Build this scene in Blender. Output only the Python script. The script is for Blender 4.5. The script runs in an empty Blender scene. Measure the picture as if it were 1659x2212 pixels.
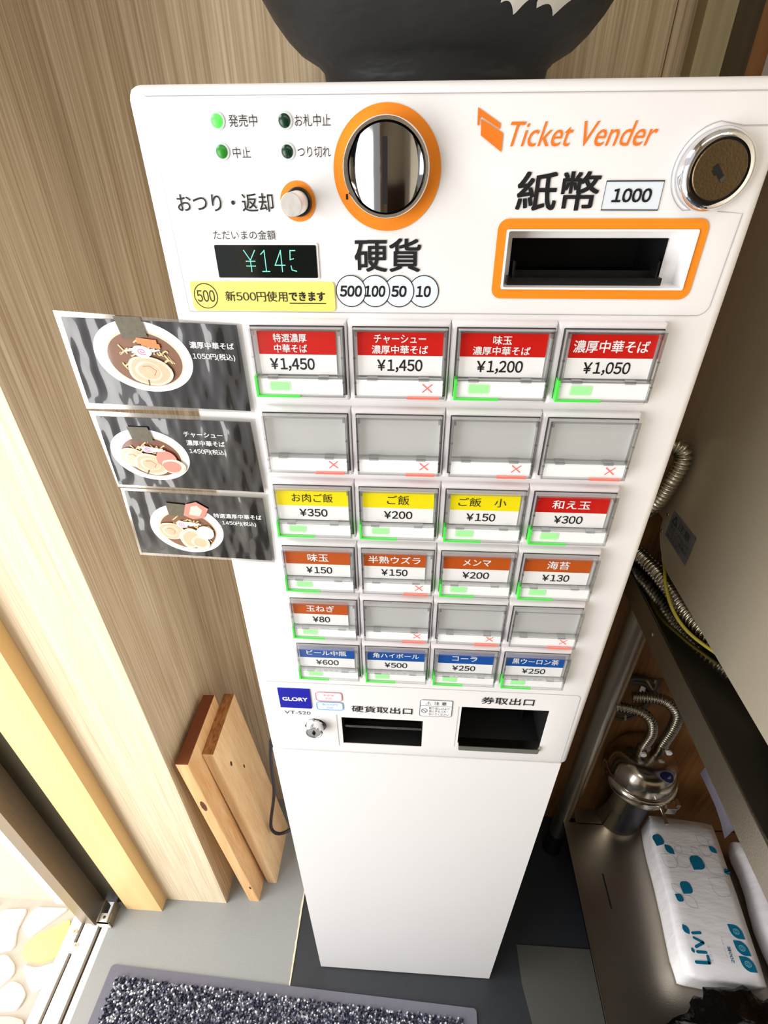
import bpy, bmesh, math, random
from mathutils import Vector, Matrix
random.seed(7)
S = bpy.context.scene
COL = S.collection
PI = math.pi

# ------------------------------------------------------------------ camera
FPX = 1130.35
cd = bpy.data.cameras.new('camera'); cam = bpy.data.objects.new('camera', cd); COL.objects.link(cam)
cd.sensor_fit = 'HORIZONTAL'; cd.sensor_width = 36.0; cd.lens = FPX / 1659.0 * 36.0
cd.clip_start = 0.02; cd.clip_end = 60
RR = ((0.99827086, 0.0584731, -0.0060149), (0.02811573, -0.56483651, -0.82472372), (-0.05162159, 0.82312855, -0.56550385))
cam.matrix_world = Matrix(((RR[0][0], -RR[1][0], -RR[2][0], 0.10278),
                           (RR[0][1], -RR[1][1], -RR[2][1], -0.33249),
                           (RR[0][2], -RR[1][2], -RR[2][2], 1.32130), (0, 0, 0, 1)))
S.camera = cam
# ------------------------------------------------------------------ view, world, lights
S.view_settings.view_transform = 'Standard'; S.view_settings.look = 'None'
S.view_settings.gamma = 1.0; S.view_settings.exposure = 0.0; S.view_settings.use_curve_mapping = False
W = bpy.data.worlds.new('world'); S.world = W; W.use_nodes = True
WORLD_STRENGTH = 0.8
bgn = W.node_tree.nodes['Background']; bgn.inputs['Color'].default_value = (0.95, 0.96, 1.0, 1); bgn.inputs['Strength'].default_value = WORLD_STRENGTH
DOOR_W = 37; CEIL_W = 8; OUT_W = 64
def area(name, loc, target, sx, sy, w, col=(1, 1, 1)):
    l = bpy.data.lights.new(name, 'AREA'); l.shape = 'RECTANGLE'; l.size = sx; l.size_y = sy; l.energy = w; l.color = col
    o = bpy.data.objects.new(name, l); COL.objects.link(o); o.location = loc
    o.rotation_euler = (Vector(target) - Vector(loc)).to_track_quat('-Z', 'Y').to_euler()
    return o
area('daylight_doorway', (-1.25, -0.95, 0.82), (0.0, -0.1, 0.60), 1.1, 1.5, DOOR_W, (1.0, 0.99, 0.97))
area('ceiling_fill', (0.25, -1.1, 2.48), (0.25, -1.1, 0.0), 1.2, 0.4, CEIL_W, (1.0, 0.97, 0.92))  # unseen fill light added below the ceiling behind the camera
area('side_fill', (1.5, -1.5, 2.48), (1.5, -1.5, 0.0), 1.2, 0.4, CEIL_W, (1.0, 0.95, 0.88))  # second unseen light, added to brighten the machine's right side
area('sky_over_pavement', (-1.35, -0.1, 2.6), (-1.0, 0.0, 0.0), 0.9, 1.6, OUT_W, (1.0, 0.99, 0.97))

# ------------------------------------------------------------------ materials
def srgb(r, g, b):
    f = lambda c: (c / 255 / 12.92) if c / 255 <= 0.04045 else ((c / 255 + 0.055) / 1.055) ** 2.4
    return (f(r), f(g), f(b), 1)
MATS = {}
def mat(name, col, rough=0.5, metal=0.0, coat=0.0, emit=None, es=0.0, spec=0.5, bump=None, bscale=60, bstr=0.1, var=0.0, vscale=30, trans=0.0, ior=1.45):
    if name in MATS: return MATS[name]
    m = bpy.data.materials.new(name); m.use_nodes = True; nt = m.node_tree; b = nt.nodes['Principled BSDF']
    b.inputs['Base Color'].default_value = col; b.inputs['Roughness'].default_value = rough; b.inputs['Metallic'].default_value = metal
    b.inputs['Coat Weight'].default_value = coat; b.inputs['Coat Roughness'].default_value = 0.04
    b.inputs['Specular IOR Level'].default_value = spec; b.inputs['Transmission Weight'].default_value = trans; b.inputs['IOR'].default_value = ior
    if emit: b.inputs['Emission Color'].default_value = emit; b.inputs['Emission Strength'].default_value = es
    tc = nt.nodes.new('ShaderNodeTexCoord')
    if var:
        n = nt.nodes.new('ShaderNodeTexNoise'); n.inputs['Scale'].default_value = vscale; n.inputs['Detail'].default_value = 5
        nt.links.new(tc.outputs['Object'], n.inputs['Vector'])
        r = nt.nodes.new('ShaderNodeMixRGB'); r.blend_type = 'MIX'
        r.inputs[1].default_value = tuple(c * (1 - var) for c in col[:3]) + (1,); r.inputs[2].default_value = tuple(min(1, c * (1 + var)) for c in col[:3]) + (1,)
        nt.links.new(n.outputs['Fac'], r.inputs[0]); nt.links.new(r.outputs[0], b.inputs['Base Color'])
    if bump:
        n = nt.nodes.new('ShaderNodeTexNoise'); n.inputs['Scale'].default_value = bscale; n.inputs['Detail'].default_value = 3
        mp = nt.nodes.new('ShaderNodeMapping'); mp.inputs['Scale'].default_value = bump
        nt.links.new(tc.outputs['Object'], mp.inputs['Vector']); nt.links.new(mp.outputs['Vector'], n.inputs['Vector'])
        bp = nt.nodes.new('ShaderNodeBump'); bp.inputs['Strength'].default_value = bstr; bp.inputs['Distance'].default_value = 0.01
        nt.links.new(n.outputs['Fac'], bp.inputs['Height']); nt.links.new(bp.outputs['Normal'], b.inputs['Normal'])
        if coat: nt.links.new(bp.outputs['Normal'], b.inputs['Coat Normal'])
    MATS[name] = m; return m
def wood(name, dark, light, stretch=(1, 1, 0.02), scale=90, fine=420, rough=0.55, bstr=0.12, lo=0.35, hi=0.68, finemix=0.45):
    m = bpy.data.materials.new(name); m.use_nodes = True; nt = m.node_tree; b = nt.nodes['Principled BSDF']
    b.inputs['Roughness'].default_value = rough; b.inputs['Specular IOR Level'].default_value = 0.3
    tc = nt.nodes.new('ShaderNodeTexCoord'); mp = nt.nodes.new('ShaderNodeMapping'); mp.inputs['Scale'].default_value = stretch
    nt.links.new(tc.outputs['Object'], mp.inputs['Vector'])
    n1 = nt.nodes.new('ShaderNodeTexNoise'); n1.inputs['Scale'].default_value = scale; n1.inputs['Detail'].default_value = 4; n1.inputs['Distortion'].default_value = 0.4
    n2 = nt.nodes.new('ShaderNodeTexNoise'); n2.inputs['Scale'].default_value = fine; n2.inputs['Detail'].default_value = 3
    for n in (n1, n2): nt.links.new(mp.outputs['Vector'], n.inputs['Vector'])
    mx = nt.nodes.new('ShaderNodeMixRGB'); mx.inputs[0].default_value = finemix
    nt.links.new(n1.outputs['Fac'], mx.inputs[1]); nt.links.new(n2.outputs['Fac'], mx.inputs[2])
    cr = nt.nodes.new('ShaderNodeValToRGB'); cr.color_ramp.elements[0].position = lo; cr.color_ramp.elements[0].color = dark
    cr.color_ramp.elements[1].position = hi; cr.color_ramp.elements[1].color = light
    nt.links.new(mx.outputs[0], cr.inputs['Fac']); nt.links.new(cr.outputs['Color'], b.inputs['Base Color'])
    bp = nt.nodes.new('ShaderNodeBump'); bp.inputs['Strength'].default_value = bstr; bp.inputs['Distance'].default_value = 0.002
    nt.links.new(mx.outputs[0], bp.inputs['Height']); nt.links.new(bp.outputs['Normal'], b.inputs['Normal'])
    MATS[name] = m; return m
def clear(name, tint, fac, rough=0.05):
    m = bpy.data.materials.new(name); m.use_nodes = True; nt = m.node_tree; nt.nodes.clear()
    o = nt.nodes.new('ShaderNodeOutputMaterial'); t = nt.nodes.new('ShaderNodeBsdfTransparent'); t.inputs['Color'].default_value = tint
    g = nt.nodes.new('ShaderNodeBsdfGlossy'); g.inputs['Roughness'].default_value = rough
    lw = nt.nodes.new('ShaderNodeLayerWeight'); lw.inputs['Blend'].default_value = 0.12
    ad = nt.nodes.new('ShaderNodeMath'); ad.operation = 'ADD'; ad.inputs[1].default_value = fac; ad.use_clamp = True
    nt.links.new(lw.outputs['Facing'], ad.inputs[0])
    mx = nt.nodes.new('ShaderNodeMixShader'); nt.links.new(ad.outputs[0], mx.inputs['Fac'])
    nt.links.new(t.outputs[0], mx.inputs[1]); nt.links.new(g.outputs[0], mx.inputs[2]); nt.links.new(mx.outputs[0], o.inputs['Surface'])
    MATS[name] = m; return m

M_WHITE = mat('white painted steel', srgb(240, 238, 238), 0.32, var=0.015, vscale=9)
M_KEY = mat('key plastic', srgb(233, 229, 232), 0.4, var=0.015, vscale=20)
M_SEAM = mat('seam line', srgb(170, 168, 172), 0.6)
M_REFRACT = mat('painted refraction line', srgb(70, 66, 70), 0.7)
M_ORANGE = mat('orange print', srgb(245, 140, 28), 0.45)
M_ORANGE2 = mat('deep orange print', srgb(238, 122, 30), 0.45)
M_INK = mat('black ink', srgb(22, 22, 26), 0.5)
M_INKG = mat('grey ink', srgb(70, 70, 78), 0.5)
M_WHITEINK = mat('white ink', srgb(250, 250, 250), 0.5)
M_BLACK = mat('black plastic', srgb(14, 14, 15), 0.35, bump=(1, 1, 1), bscale=800, bstr=0.03)
M_BLACKM = mat('matte black interior', srgb(9, 9, 10), 0.6)
M_CHROME = mat('chrome', srgb(225, 225, 228), 0.06, 1.0)
M_CHROMED = mat('dark chrome', srgb(150, 148, 145), 0.10, 1.0)
M_BRUSH = mat('brushed steel knob', srgb(236, 232, 228), 0.42, 0.9, bump=(1, 40, 1), bscale=60, bstr=0.05)
M_LOCKF = mat('bronze lock face', srgb(110, 92, 66), 0.35, 0.9, bump=(1, 1, 1), bscale=900, bstr=0.08)
M_GREENON = mat('lit green lamp', srgb(90, 235, 90), 0.3, emit=srgb(80, 255, 80), es=0.75)
M_GREENMID = mat('dim green lamp', srgb(40, 130, 40), 0.3, emit=srgb(60, 170, 50), es=0.18)
M_GREENOFF = mat('unlit green lamp', srgb(14, 52, 34), 0.25)
M_LAMPRIM = mat('lamp rim plastic', srgb(214, 222, 226), 0.35)
M_SCREEN = mat('display glass', srgb(12, 18, 17), 0.08, spec=0.6)
M_DIGIT = mat('display digits', srgb(120, 230, 200), 0.4, emit=srgb(130, 250, 215), es=0.9)
M_YELSTK = mat('yellow sticker', srgb(252, 236, 120), 0.4)
M_PALE = mat('pale blue print', srgb(225, 234, 243), 0.5)
M_LRED = mat('label red', srgb(206, 24, 16), 0.4)
M_LYEL = mat('label yellow', srgb(250, 232, 12), 0.4)
M_LBRN = mat('label brown', srgb(196, 88, 22), 0.4)
M_LBLU = mat('label blue', srgb(14, 84, 170), 0.4)
M_LWHT = mat('label paper', srgb(250, 250, 250), 0.5)
M_BACKP = mat('grey backing plate', srgb(196, 196, 195), 0.45, var=0.04, vscale=18)
M_STRIP = mat('white lamp window', srgb(250, 250, 250), 0.4, emit=(1, 1, 1, 1), es=0.12)
M_MARKG = mat('green lamp mark', srgb(165, 240, 160), 0.5, emit=srgb(150, 245, 150), es=0.25)
M_MARKGE = mat('pale green glow edge', srgb(220, 250, 216), 0.5)
M_MARKR = mat('red cross mark', srgb(245, 120, 120), 0.5, emit=srgb(255, 110, 110), es=0.2)
M_EDGEG = mat('green lit acrylic', srgb(70, 215, 70), 0.3, emit=srgb(50, 220, 60), es=0.15)
M_EDGER = mat('red lit acrylic', srgb(244, 120, 104), 0.3, emit=srgb(250, 70, 50), es=0.12)
M_RIM = clear('clear acrylic rim', (0.975, 0.98, 0.98, 1), 0.25, 0.10)
M_PANE = clear('clear acrylic pane', (0.985, 0.985, 0.985, 1), 0.0, 0.05)
M_BADGE = mat('blue badge', srgb(10, 10, 165), 0.25)
M_PINK = mat('pink print', srgb(238, 150, 170), 0.5)
M_CYAN = mat('light blue print', srgb(110, 185, 235), 0.5)
M_GREYLIP = mat('grey steel lip', srgb(120, 124, 112), 0.4, 0.3)
M_WALL = wood('wall wood veneer', srgb(174, 151, 118), srgb(221, 203, 173), (1, 1, 0.012), 60, 460, bstr=0.25, finemix=0.6, lo=0.38, hi=0.64)
M_LITWALL = wood('daylit wood veneer', srgb(206, 184, 150), srgb(242, 228, 200), (1, 1, 0.012), 80, 480, finemix=0.6)
M_DARKW = wood('dark trim wood', srgb(52, 44, 28), srgb(78, 66, 44), (1, 1, 0.03), 40, 200)
M_POSTW = wood('pale post wood', srgb(150, 138, 104), srgb(176, 164, 128), (1, 1, 0.03), 40, 200)
M_BROWN = wood('brown plywood', srgb(120, 80, 44), srgb(160, 112, 66), (1, 1, 0.06), 40, 180)
M_HONEY = wood('honey post wood', srgb(236, 194, 130), srgb(243, 207, 148), (1, 1, 0.02), 14, 60, rough=0.35, bstr=0.02)
M_CEDAR = wood('cedar board', srgb(216, 164, 106), srgb(240, 200, 148), (1, 1, 0.035), 60, 300)
M_CEDAR2 = wood('pale cedar board', srgb(226, 184, 132), srgb(246, 214, 168), (1, 1, 0.03), 55, 280)
M_ENDD = mat('dark end grain', srgb(112, 56, 24), 0.6, var=0.2, vscale=160)
M_ENDL = wood('ringed end grain', srgb(118, 70, 34), srgb(190, 132, 80), (1, 0.35, 1), 130, 300)
M_KNOT = mat('wood knot', srgb(92, 52, 34), 0.6, var=0.25, vscale=150)
M_BRONZE = mat('bronze aluminium', srgb(140, 126, 108), 0.4, 0.4, bump=(1, 1, 0.1), bscale=300, bstr=0.03)
M_BRONZED = mat('olive aluminium', srgb(74, 68, 50), 0.4, 0.5)
M_SILL = mat('sill aluminium', srgb(225, 222, 214), 0.4, 0.2)
M_SLOT = mat('track groove', srgb(66, 50, 34), 0.6)
M_FLOORD = mat('dark floor', srgb(40, 43, 48), 0.45, var=0.15, vscale=40)
M_SHEET = mat('grey vinyl sheet', srgb(142, 144, 143), 0.6, var=0.08, vscale=420, bump=(1, 1, 1), bscale=700, bstr=0.12)
M_TORN = mat('torn pale edge', srgb(222, 210, 180), 0.8)
M_RUBBER = mat('mat rubber border', srgb(104, 104, 116), 0.65, bump=(1, 1, 1), bscale=900, bstr=0.3)
M_PILE1 = mat('navy pile', srgb(42, 44, 64), 0.9); M_PILE2 = mat('grey pile', srgb(118, 122, 140), 0.9); M_PILE3 = mat('white fleck pile', srgb(196, 198, 204), 0.9)
M_STONE = mat('pale paving stone', srgb(238, 234, 226), 0.8, var=0.05, vscale=30)
M_STONEY = mat('yellow paving stone', srgb(240, 226, 130), 0.8, var=0.05, vscale=30)
M_STONER = mat('pink paving stone', srgb(236, 196, 178), 0.8, var=0.06, vscale=30)
M_GROUT = mat('paving mortar', srgb(178, 172, 162), 0.9, var=0.1, vscale=60)
M_STEEL = mat('stainless steel', srgb(172, 164, 150), 0.32, 1.0, bump=(1, 1, 1), bscale=500, bstr=0.04)
M_STEELB = mat('bright stainless steel', srgb(190, 182, 168), 0.18, 1.0, bump=(1, 1, 1), bscale=25, bstr=0.06)
M_STEELP = mat('satin steel panel', srgb(196, 186, 166), 0.45, 0.6, bump=(1, 1, 1), bscale=700, bstr=0.06)
M_HOSE = mat('flexible steel hose', srgb(190, 184, 168), 0.25, 1.0)
M_WIREY = mat('yellow green wire', srgb(205, 190, 70), 0.45)
M_CORD = mat('black cord', srgb(30, 30, 42), 0.45)
M_LABELG = mat('silver warning label', srgb(100, 100, 106), 0.5)
M_DLAB = mat('dark printed label', srgb(24, 24, 34), 0.35)
M_BLUEOV = mat('blue oval sticker', srgb(24, 30, 84), 0.4)
M_PACK = mat('white plastic wrap', srgb(240, 238, 240), 0.3, bump=(1, 3, 1), bscale=22, bstr=0.18)
M_TEAL = mat('teal print', srgb(12, 112, 148), 0.4)
M_TEALO = mat('outline print', srgb(178, 186, 198), 0.5)
M_TEALL = mat('light teal print', srgb(140, 200, 215), 0.5)
M_BAG = mat('black bin bag', srgb(10, 11, 10), 0.22, bump=(1, 1, 1), bscale=30, bstr=0.5)
M_LILAC = mat('lilac plastic sheet', srgb(160, 156, 172), 0.4)
M_JARG = mat('black ceramic', srgb(30, 31, 32), 0.5, bump=(1, 1, 3), bscale=22, bstr=0.35, var=0.25, vscale=22)
M_BRUSHW = mat('white brush glaze', srgb(225, 222, 215), 0.5)
M_FILM = clear('laminate film', (0.90, 0.89, 0.87, 1), 0.16, 0.1)
M_PRINT = mat('black menu print', srgb(30, 27, 27), 0.3, coat=1.0, bump=(1, 1, 0.4), bscale=20, bstr=0.7)
def printed(name, c): return mat(name, srgb(*c), 0.4, coat=0.6, var=0.0)
P_BOWL = printed('print bowl white', (250, 249, 247)); P_RIM = printed('print bowl shade', (238, 214, 190)); P_SOUP = printed('print broth', (128, 82, 52)); P_SOUPD = printed('print dark broth', (120, 66, 40))
P_NOOD = printed('print noodle', (232, 206, 150)); P_NORI = mat('print nori', srgb(92, 84, 62), 0.4, coat=0.5, var=0.5, vscale=420); P_MEAT = mat('print pork', srgb(236, 190, 156), 0.4, coat=0.5, var=0.14, vscale=260)
P_MEATL = printed('print pork fat', (248, 226, 200)); P_MEATD = printed('print pork seam', (196, 118, 82)); P_MENMA = printed('print bamboo', (220, 136, 72)); P_LEEK = printed('print leek', (246, 244, 226)); P_FISH = printed('print fishcake', (252, 246, 244)); P_SWIRL = printed('print pink swirl', (240, 120, 168)); P_EGG = printed('print egg', (253, 250, 246)); P_HAM = printed('print rare pork', (222, 140, 124))

# ------------------------------------------------------------------ geometry helpers
ORG = {}
def wloc(o): return ORG.get(o.name, Vector((0, 0, 0)))
def empty(name, loc, label, cat, group=None):
    o = bpy.data.objects.new(name, None); COL.objects.link(o); o.empty_display_size = 0.05
    o.location = loc; ORG[o.name] = Vector(loc); tag(o, label, cat, group); return o
def tag(o, label, cat, group=None):
    o['label'] = label; o['category'] = cat
    if group: o['group'] = group
    return o
def struct(o): o['kind'] = 'structure'; return o
def link(name, me, parent=None, origin=None):
    """mesh data in world metres -> object whose origin is `origin` (or the parent's)"""
    org = Vector(origin) if origin is not None else (wloc(parent) if parent else Vector((0, 0, 0)))
    me.transform(Matrix.Translation(-org))
    o = bpy.data.objects.new(name, me); COL.objects.link(o); ORG[o.name] = org
    if parent: o.parent = parent; o.location = org - wloc(parent)
    else: o.location = org
    return o
def obj(name, bm, m, parent=None, smooth=False, origin=None, label=None, bevel=0):
    if bevel:
        bmesh.ops.bevel(bm, geom=[e for e in bm.edges if e.calc_face_angle(0) > 0.6], offset=bevel, segments=3, profile=0.5, affect='EDGES', clamp_overlap=True)
    me = bpy.data.meshes.new(name); bm.to_mesh(me); bm.free()
    for mm in (m if isinstance(m, (list, tuple)) else [m]): me.materials.append(mm)
    if smooth:
        for p in me.polygons: p.use_smooth = True
        if smooth != True: me.set_sharp_from_angle(angle=math.radians(smooth))
    o = link(name, me, parent, origin)
    if label: o['label'] = label
    return o
def B(): return bmesh.new()
def box(bm, x0, x1, y0, y1, z0, z1, mi=0):
    v = [bm.verts.new(p) for p in ((x0, y0, z0), (x1, y0, z0), (x1, y1, z0), (x0, y1, z0), (x0, y0, z1), (x1, y0, z1), (x1, y1, z1), (x0, y1, z1))]
    fs = [(3, 2, 1, 0), (4, 5, 6, 7), (0, 1, 5, 4), (1, 2, 6, 5), (2, 3, 7, 6), (3, 0, 4, 7)]
    out = [bm.faces.new([v[i] for i in f]) for f in fs]
    for f in out: f.material_index = mi
    return out
def poly_y(bm, pts, y, mi=0):
    """flat polygon facing -y; pts (x,z)"""
    f = bm.faces.new([bm.verts.new((x, y, z)) for x, z in pts]); f.material_index = mi
    f.normal_update()
    if f.normal.y > 0: f.normal_flip()
    return f
def prism(bm, pts, f0, f1, axis='y', mi=0):
    """closed prism of 2-D pts between f0 and f1 on the axis"""
    def P(a, b, c): return {'y': (a, c, b), 'z': (a, b, c), 'x': (c, a, b)}[axis]
    A = [bm.verts.new(P(a, b, f0)) for a, b in pts]; C = [bm.verts.new(P(a, b, f1)) for a, b in pts]
    fs = [bm.faces.new(A), bm.faces.new(C[::-1])]
    n = len(pts)
    for i in range(n): fs.append(bm.faces.new([A[(i + 1) % n], A[i], C[i], C[(i + 1) % n]]))
    for f in fs: f.material_index = mi
    bmesh.ops.recalc_face_normals(bm, faces=bm.faces[:])
def rrect(x0, x1, z0, z1, r, n=6):
    out = []
    for cx, cz, a in ((x1 - r, z1 - r, 0), (x0 + r, z1 - r, 90), (x0 + r, z0 + r, 180), (x1 - r, z0 + r, 270)):
        for k in range(n + 1):
            t = math.radians(a + 90 * k / n); out.append((cx + r * math.cos(t), cz + r * math.sin(t)))
    return out
def circ(cx, cz, rx, rz=None, n=48): return [(cx + rx * math.cos(2 * PI * k / n), cz + (rz or rx) * math.sin(2 * PI * k / n)) for k in range(n)]
def ring_y(bm, outer, inner, y0, y1=None, mi=0):
    """flat (or extruded) frame between two outlines of equal length"""
    n = len(outer)
    O = [bm.verts.new((x, y0, z)) for x, z in outer]; I = [bm.verts.new((x, y0, z)) for x, z in inner]
    for i in range(n): bm.faces.new([O[i], I[i], I[(i + 1) % n], O[(i + 1) % n]]).material_index = mi
    if y1 is not None:
        O2 = [bm.verts.new((x, y1, z)) for x, z in outer]; I2 = [bm.verts.new((x, y1, z)) for x, z in inner]
        for i in range(n):
            j = (i + 1) % n
            for q in ([O[j], O2[j], O2[i], O[i]], [I[i], I2[i], I2[j], I[j]], [O2[i], O2[j], I2[j], I2[i]]): bm.faces.new(q).material_index = mi
    bmesh.ops.recalc_face_normals(bm, faces=bm.faces[:])
def ribbon_y(bm, pts, w, y, closed=False, mi=0):
    """flat line of width w along (x,z) points"""
    n = len(pts); L = []; R = []
    for i in range(n):
        a = Vector(pts[i - 1] if (i > 0 or closed) else pts[i]); c = Vector(pts[(i + 1) % n] if (i < n - 1 or closed) else pts[i])
        d = (c - a).normalized(); nn = Vector((-d.y, d.x)) * w / 2; p = Vector(pts[i])
        L.append(bm.verts.new((p.x + nn.x, y, p.y + nn.y))); R.append(bm.verts.new((p.x - nn.x, y, p.y - nn.y)))
    for i in range(n if closed else n - 1):
        j = (i + 1) % n; bm.faces.new([L[i], R[i], R[j], L[j]]).material_index = mi
    bmesh.ops.recalc_face_normals(bm, faces=bm.faces[:])
def lathe(bm, prof, c, axis='z', n=48, mi=0, cap=True):
    """prof list of (r, h); axis z up or y (towards -y positive h)"""
    rings = []
    for r, h in prof:
        row = []
        for k in range(n):
            a = 2 * PI * k / n
            p = (c[0] + r * math.cos(a), c[1] + r * math.sin(a), c[2] + h) if axis == 'z' else (c[0] + r * math.cos(a), c[1] - h, c[2] + r * math.sin(a))
            row.append(bm.verts.new(p))
        rings.append(row)
    for a, b in zip(rings, rings[1:]):
        for k in range(n):
            j = (k + 1) % n; bm.faces.new([a[k], a[j], b[j], b[k]]).material_index = mi
    if cap:
        for row in (rings[0], rings[-1]): bm.faces.new(row).material_index = mi
    bmesh.ops.recalc_face_normals(bm, faces=bm.faces[:])
def smooth_path(pts, step):
    P = [Vector(p) for p in pts]; P = [P[0] * 2 - P[1]] + P + [P[-1] * 2 - P[-2]]; out = []
    for i in range(1, len(P) - 2):
        m = max(2, int((P[i + 1] - P[i]).length / step))
        for k in range(m):
            t = k / m; a, b, c, d = P[i - 1], P[i], P[i + 1], P[i + 2]
            out.append(0.5 * ((2 * b) + (c - a) * t + (2 * a - 5 * b + 4 * c - d) * t * t + (3 * b - 3 * c + d - a) * t ** 3))
    out.append(P[-2]); return out
def tube(bm, pts, r, step=0.006, n=10, rib=0, pitch=0.004, mi=0, raw=False):
    """swept tube; rib > 0 gives corrugations of that height"""
    Q = [Vector(p) for p in pts] if raw else smooth_path(pts, (pitch / 6 if rib else step))
    up = Vector((0.3, 0.2, 1)).normalized(); rings = []; s = 0
    for i, p in enumerate(Q):
        d = (Q[min(i + 1, len(Q) - 1)] - Q[max(i - 1, 0)]).normalized()
        if i: s += (p - Q[i - 1]).length
        u = (up - d * up.dot(d)).normalized(); up = u; v = d.cross(u)
        rr = r + (rib * math.sin(2 * PI * s / pitch) if rib else 0)
        rings.append([bm.verts.new(p + (u * math.cos(2 * PI * k / n) + v * math.sin(2 * PI * k / n)) * rr) for k in range(n)])
    for a, b in zip(rings, rings[1:]):
        for k in range(n): bm.faces.new([a[k], a[(k + 1) % n], b[(k + 1) % n], b[k]]).material_index = mi
    bm.faces.new(rings[0][::-1]); bm.faces.new(rings[-1])
    bmesh.ops.recalc_face_normals(bm, faces=bm.faces[:])
TXT = {}
def RAW(s):
    c = bpy.data.curves.new('t', 'FONT'); c.body = s; c.size = 1; c.resolution_u = 3
    o = bpy.data.objects.new('t', c); COL.objects.link(o); bpy.context.view_layer.update()
    me = bpy.data.meshes.new_from_object(o.evaluated_get(bpy.context.evaluated_depsgraph_get()))
    vs = [(v.co.x, v.co.y) for v in me.vertices]; fs = [tuple(p.vertices) for p in me.polygons]
    bpy.data.objects.remove(o); bpy.data.curves.remove(c); bpy.data.meshes.remove(me)
    return vs, fs
def glyphs(s):
    k = s
    if k not in TXT and len(s) > 1 and any(c.isdigit() for c in s) and not any(c.isascii() and c.isalpha() for c in s):   # numbers: gothic figures set one by one, closely spaced
        x = 0; vs, fs = [], []
        for c in s:
            raw = RAW(chr(0xFFE5) if c == '¥' else (chr(ord(c) - 0x20 + 0xFF00) if c in '0123456789,' else c)); xs = [v[0] for v in raw[0]]; w = max(xs) - min(xs)
            n = len(vs); pad = 0.10 if c == '1' else 0.0
            vs += [(x + pad + v[0] - min(xs), v[1]) for v in raw[0]]; fs += [tuple(i + n for i in f) for f in raw[1]]; x += w + 0.085 + pad * 1.3
        x0 = min(v[0] for v in vs); x1 = max(v[0] for v in vs); y0 = 0.0 if ',' in s else min(v[1] for v in vs); y1 = max(v[1] for v in vs)
        TXT[k] = ([((a - x0) / (x1 - x0), (b - y0) / (y1 - y0)) for a, b in vs], fs, x1 - x0, y1 - y0)
    if k not in TXT:
        vs, fs = RAW(s)
        x0 = min(v[0] for v in vs); x1 = max(v[0] for v in vs); y0 = min(v[1] for v in vs); y1 = max(v[1] for v in vs)
        TXT[k] = ([((x - x0) / (x1 - x0), (y - y0) / (y1 - y0)) for x, y in vs], fs, x1 - x0, y1 - y0)
    return TXT[k]
def text_bm(bm, s, fn, bold=0.0, slant=0.0, mi=0, lift=(0, -0.00003, 0)):
    """lay the ink of s on the unit square mapped by fn(u,v)->xyz"""
    vs, fs, gw, gh = glyphs(s); bu, bv = bold / gw, bold / gh
    for q, (su, sv) in enumerate(((0, 0),) if not bold else ((-1, -1), (1, -1), (1, 1), (-1, 1))):   # a heavier stroke is the same ink set four times
        V = [bm.verts.new(Vector(fn((u * (1 - 2 * bu) + bu) + su * bu + slant * (v - 0.5), (v * (1 - 2 * bv) + bv) + sv * bv)) + Vector(lift) * q) for u, v in vs]
        for f in fs:
            try: bm.faces.new([V[i] for i in f]).material_index = mi
            except ValueError: pass
def text(s, x0, x1, z0, z1, y, m, parent, bold=0.0, slant=0.0, name='lettering', origin=None, bm=None):
    own = bm is None; bm = bm or B()
    text_bm(bm, s, lambda u, v: (x0 + (x1 - x0) * u, y, z0 + (z1 - z0) * v), bold, slant)
    if own: return obj(name, bm, m, parent, origin=origin)
def mm(*a): return [v / 1000 for v in a]

# ================================================================== SETTING
bm = B(); box(bm, -0.505, 2.2, -2.75, 0.318, -0.05, 0.0); struct(obj('floor', bm, M_FLOORD))
# back wall of veneer with a vertical joint behind the machine, then the trim strips and the brown board
bm = B(); box(bm, -0.48, 0.3252, 0.318, 0.38, -0.02, 2.5); box(bm, 0.3262, 0.40, 0.318, 0.38, -0.02, 2.5); box(bm, -0.48, 0.40, 0.321, 0.38, -0.02, 2.5)
struct(obj('wall_back', bm, M_WALL))
bm = B(); box(bm, 0.395, 2.2, 0.314, 0.38, -0.02, 2.5); struct(obj('wall_right', bm, M_BROWN))
bm = B(); box(bm, 0.343, 0.369, 0.296, 0.319, 0.0, 2.5); struct(obj('trim_1', bm, M_POSTW, bevel=0.001))
bm = B(); box(bm, 0.369, 0.3955, 0.306, 0.319, 0.0, 2.5); struct(obj('trim_2', bm, M_DARKW))
bm = B(); box(bm, 0.4145, 0.62, 0.292, 0.315, 1.31, 2.5); struct(obj('trim_3', bm, mat('white wall board', srgb(245, 245, 245), 0.5)))
# the rest of the room: opposite wall, entrance wall above and beyond the door, ceiling
mw = mat('room wall paint', srgb(196, 186, 168), 0.7); md = mat('dark counter wood', srgb(58, 40, 26), 0.5)
bm = B(); box(bm, -0.56, 2.2, -2.75, -2.70, -0.05, 2.5, 0); box(bm, 0.1, 2.2, -2.70, -2.3, 0, 1.05, 1); struct(obj('wall_front', bm, [mw, md]))
bm = B(); box(bm, -0.56, -0.50, -1.75, 0.06, 2.02, 2.5); box(bm, -0.56, -0.50, -2.75, -1.75, -0.05, 2.5); struct(obj('wall_entrance', bm, mw))
bm = B(); box(bm, 2.2, 2.25, -2.75, 0.38, -0.05, 2.5); struct(obj('wall_far', bm, mw))
bm = B(); box(bm, -0.56, 2.25, -2.75, 0.38, 2.5, 2.55); struct(obj('ceiling', bm, mat('ceiling paint', srgb(232, 230, 224), 0.8)))
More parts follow.
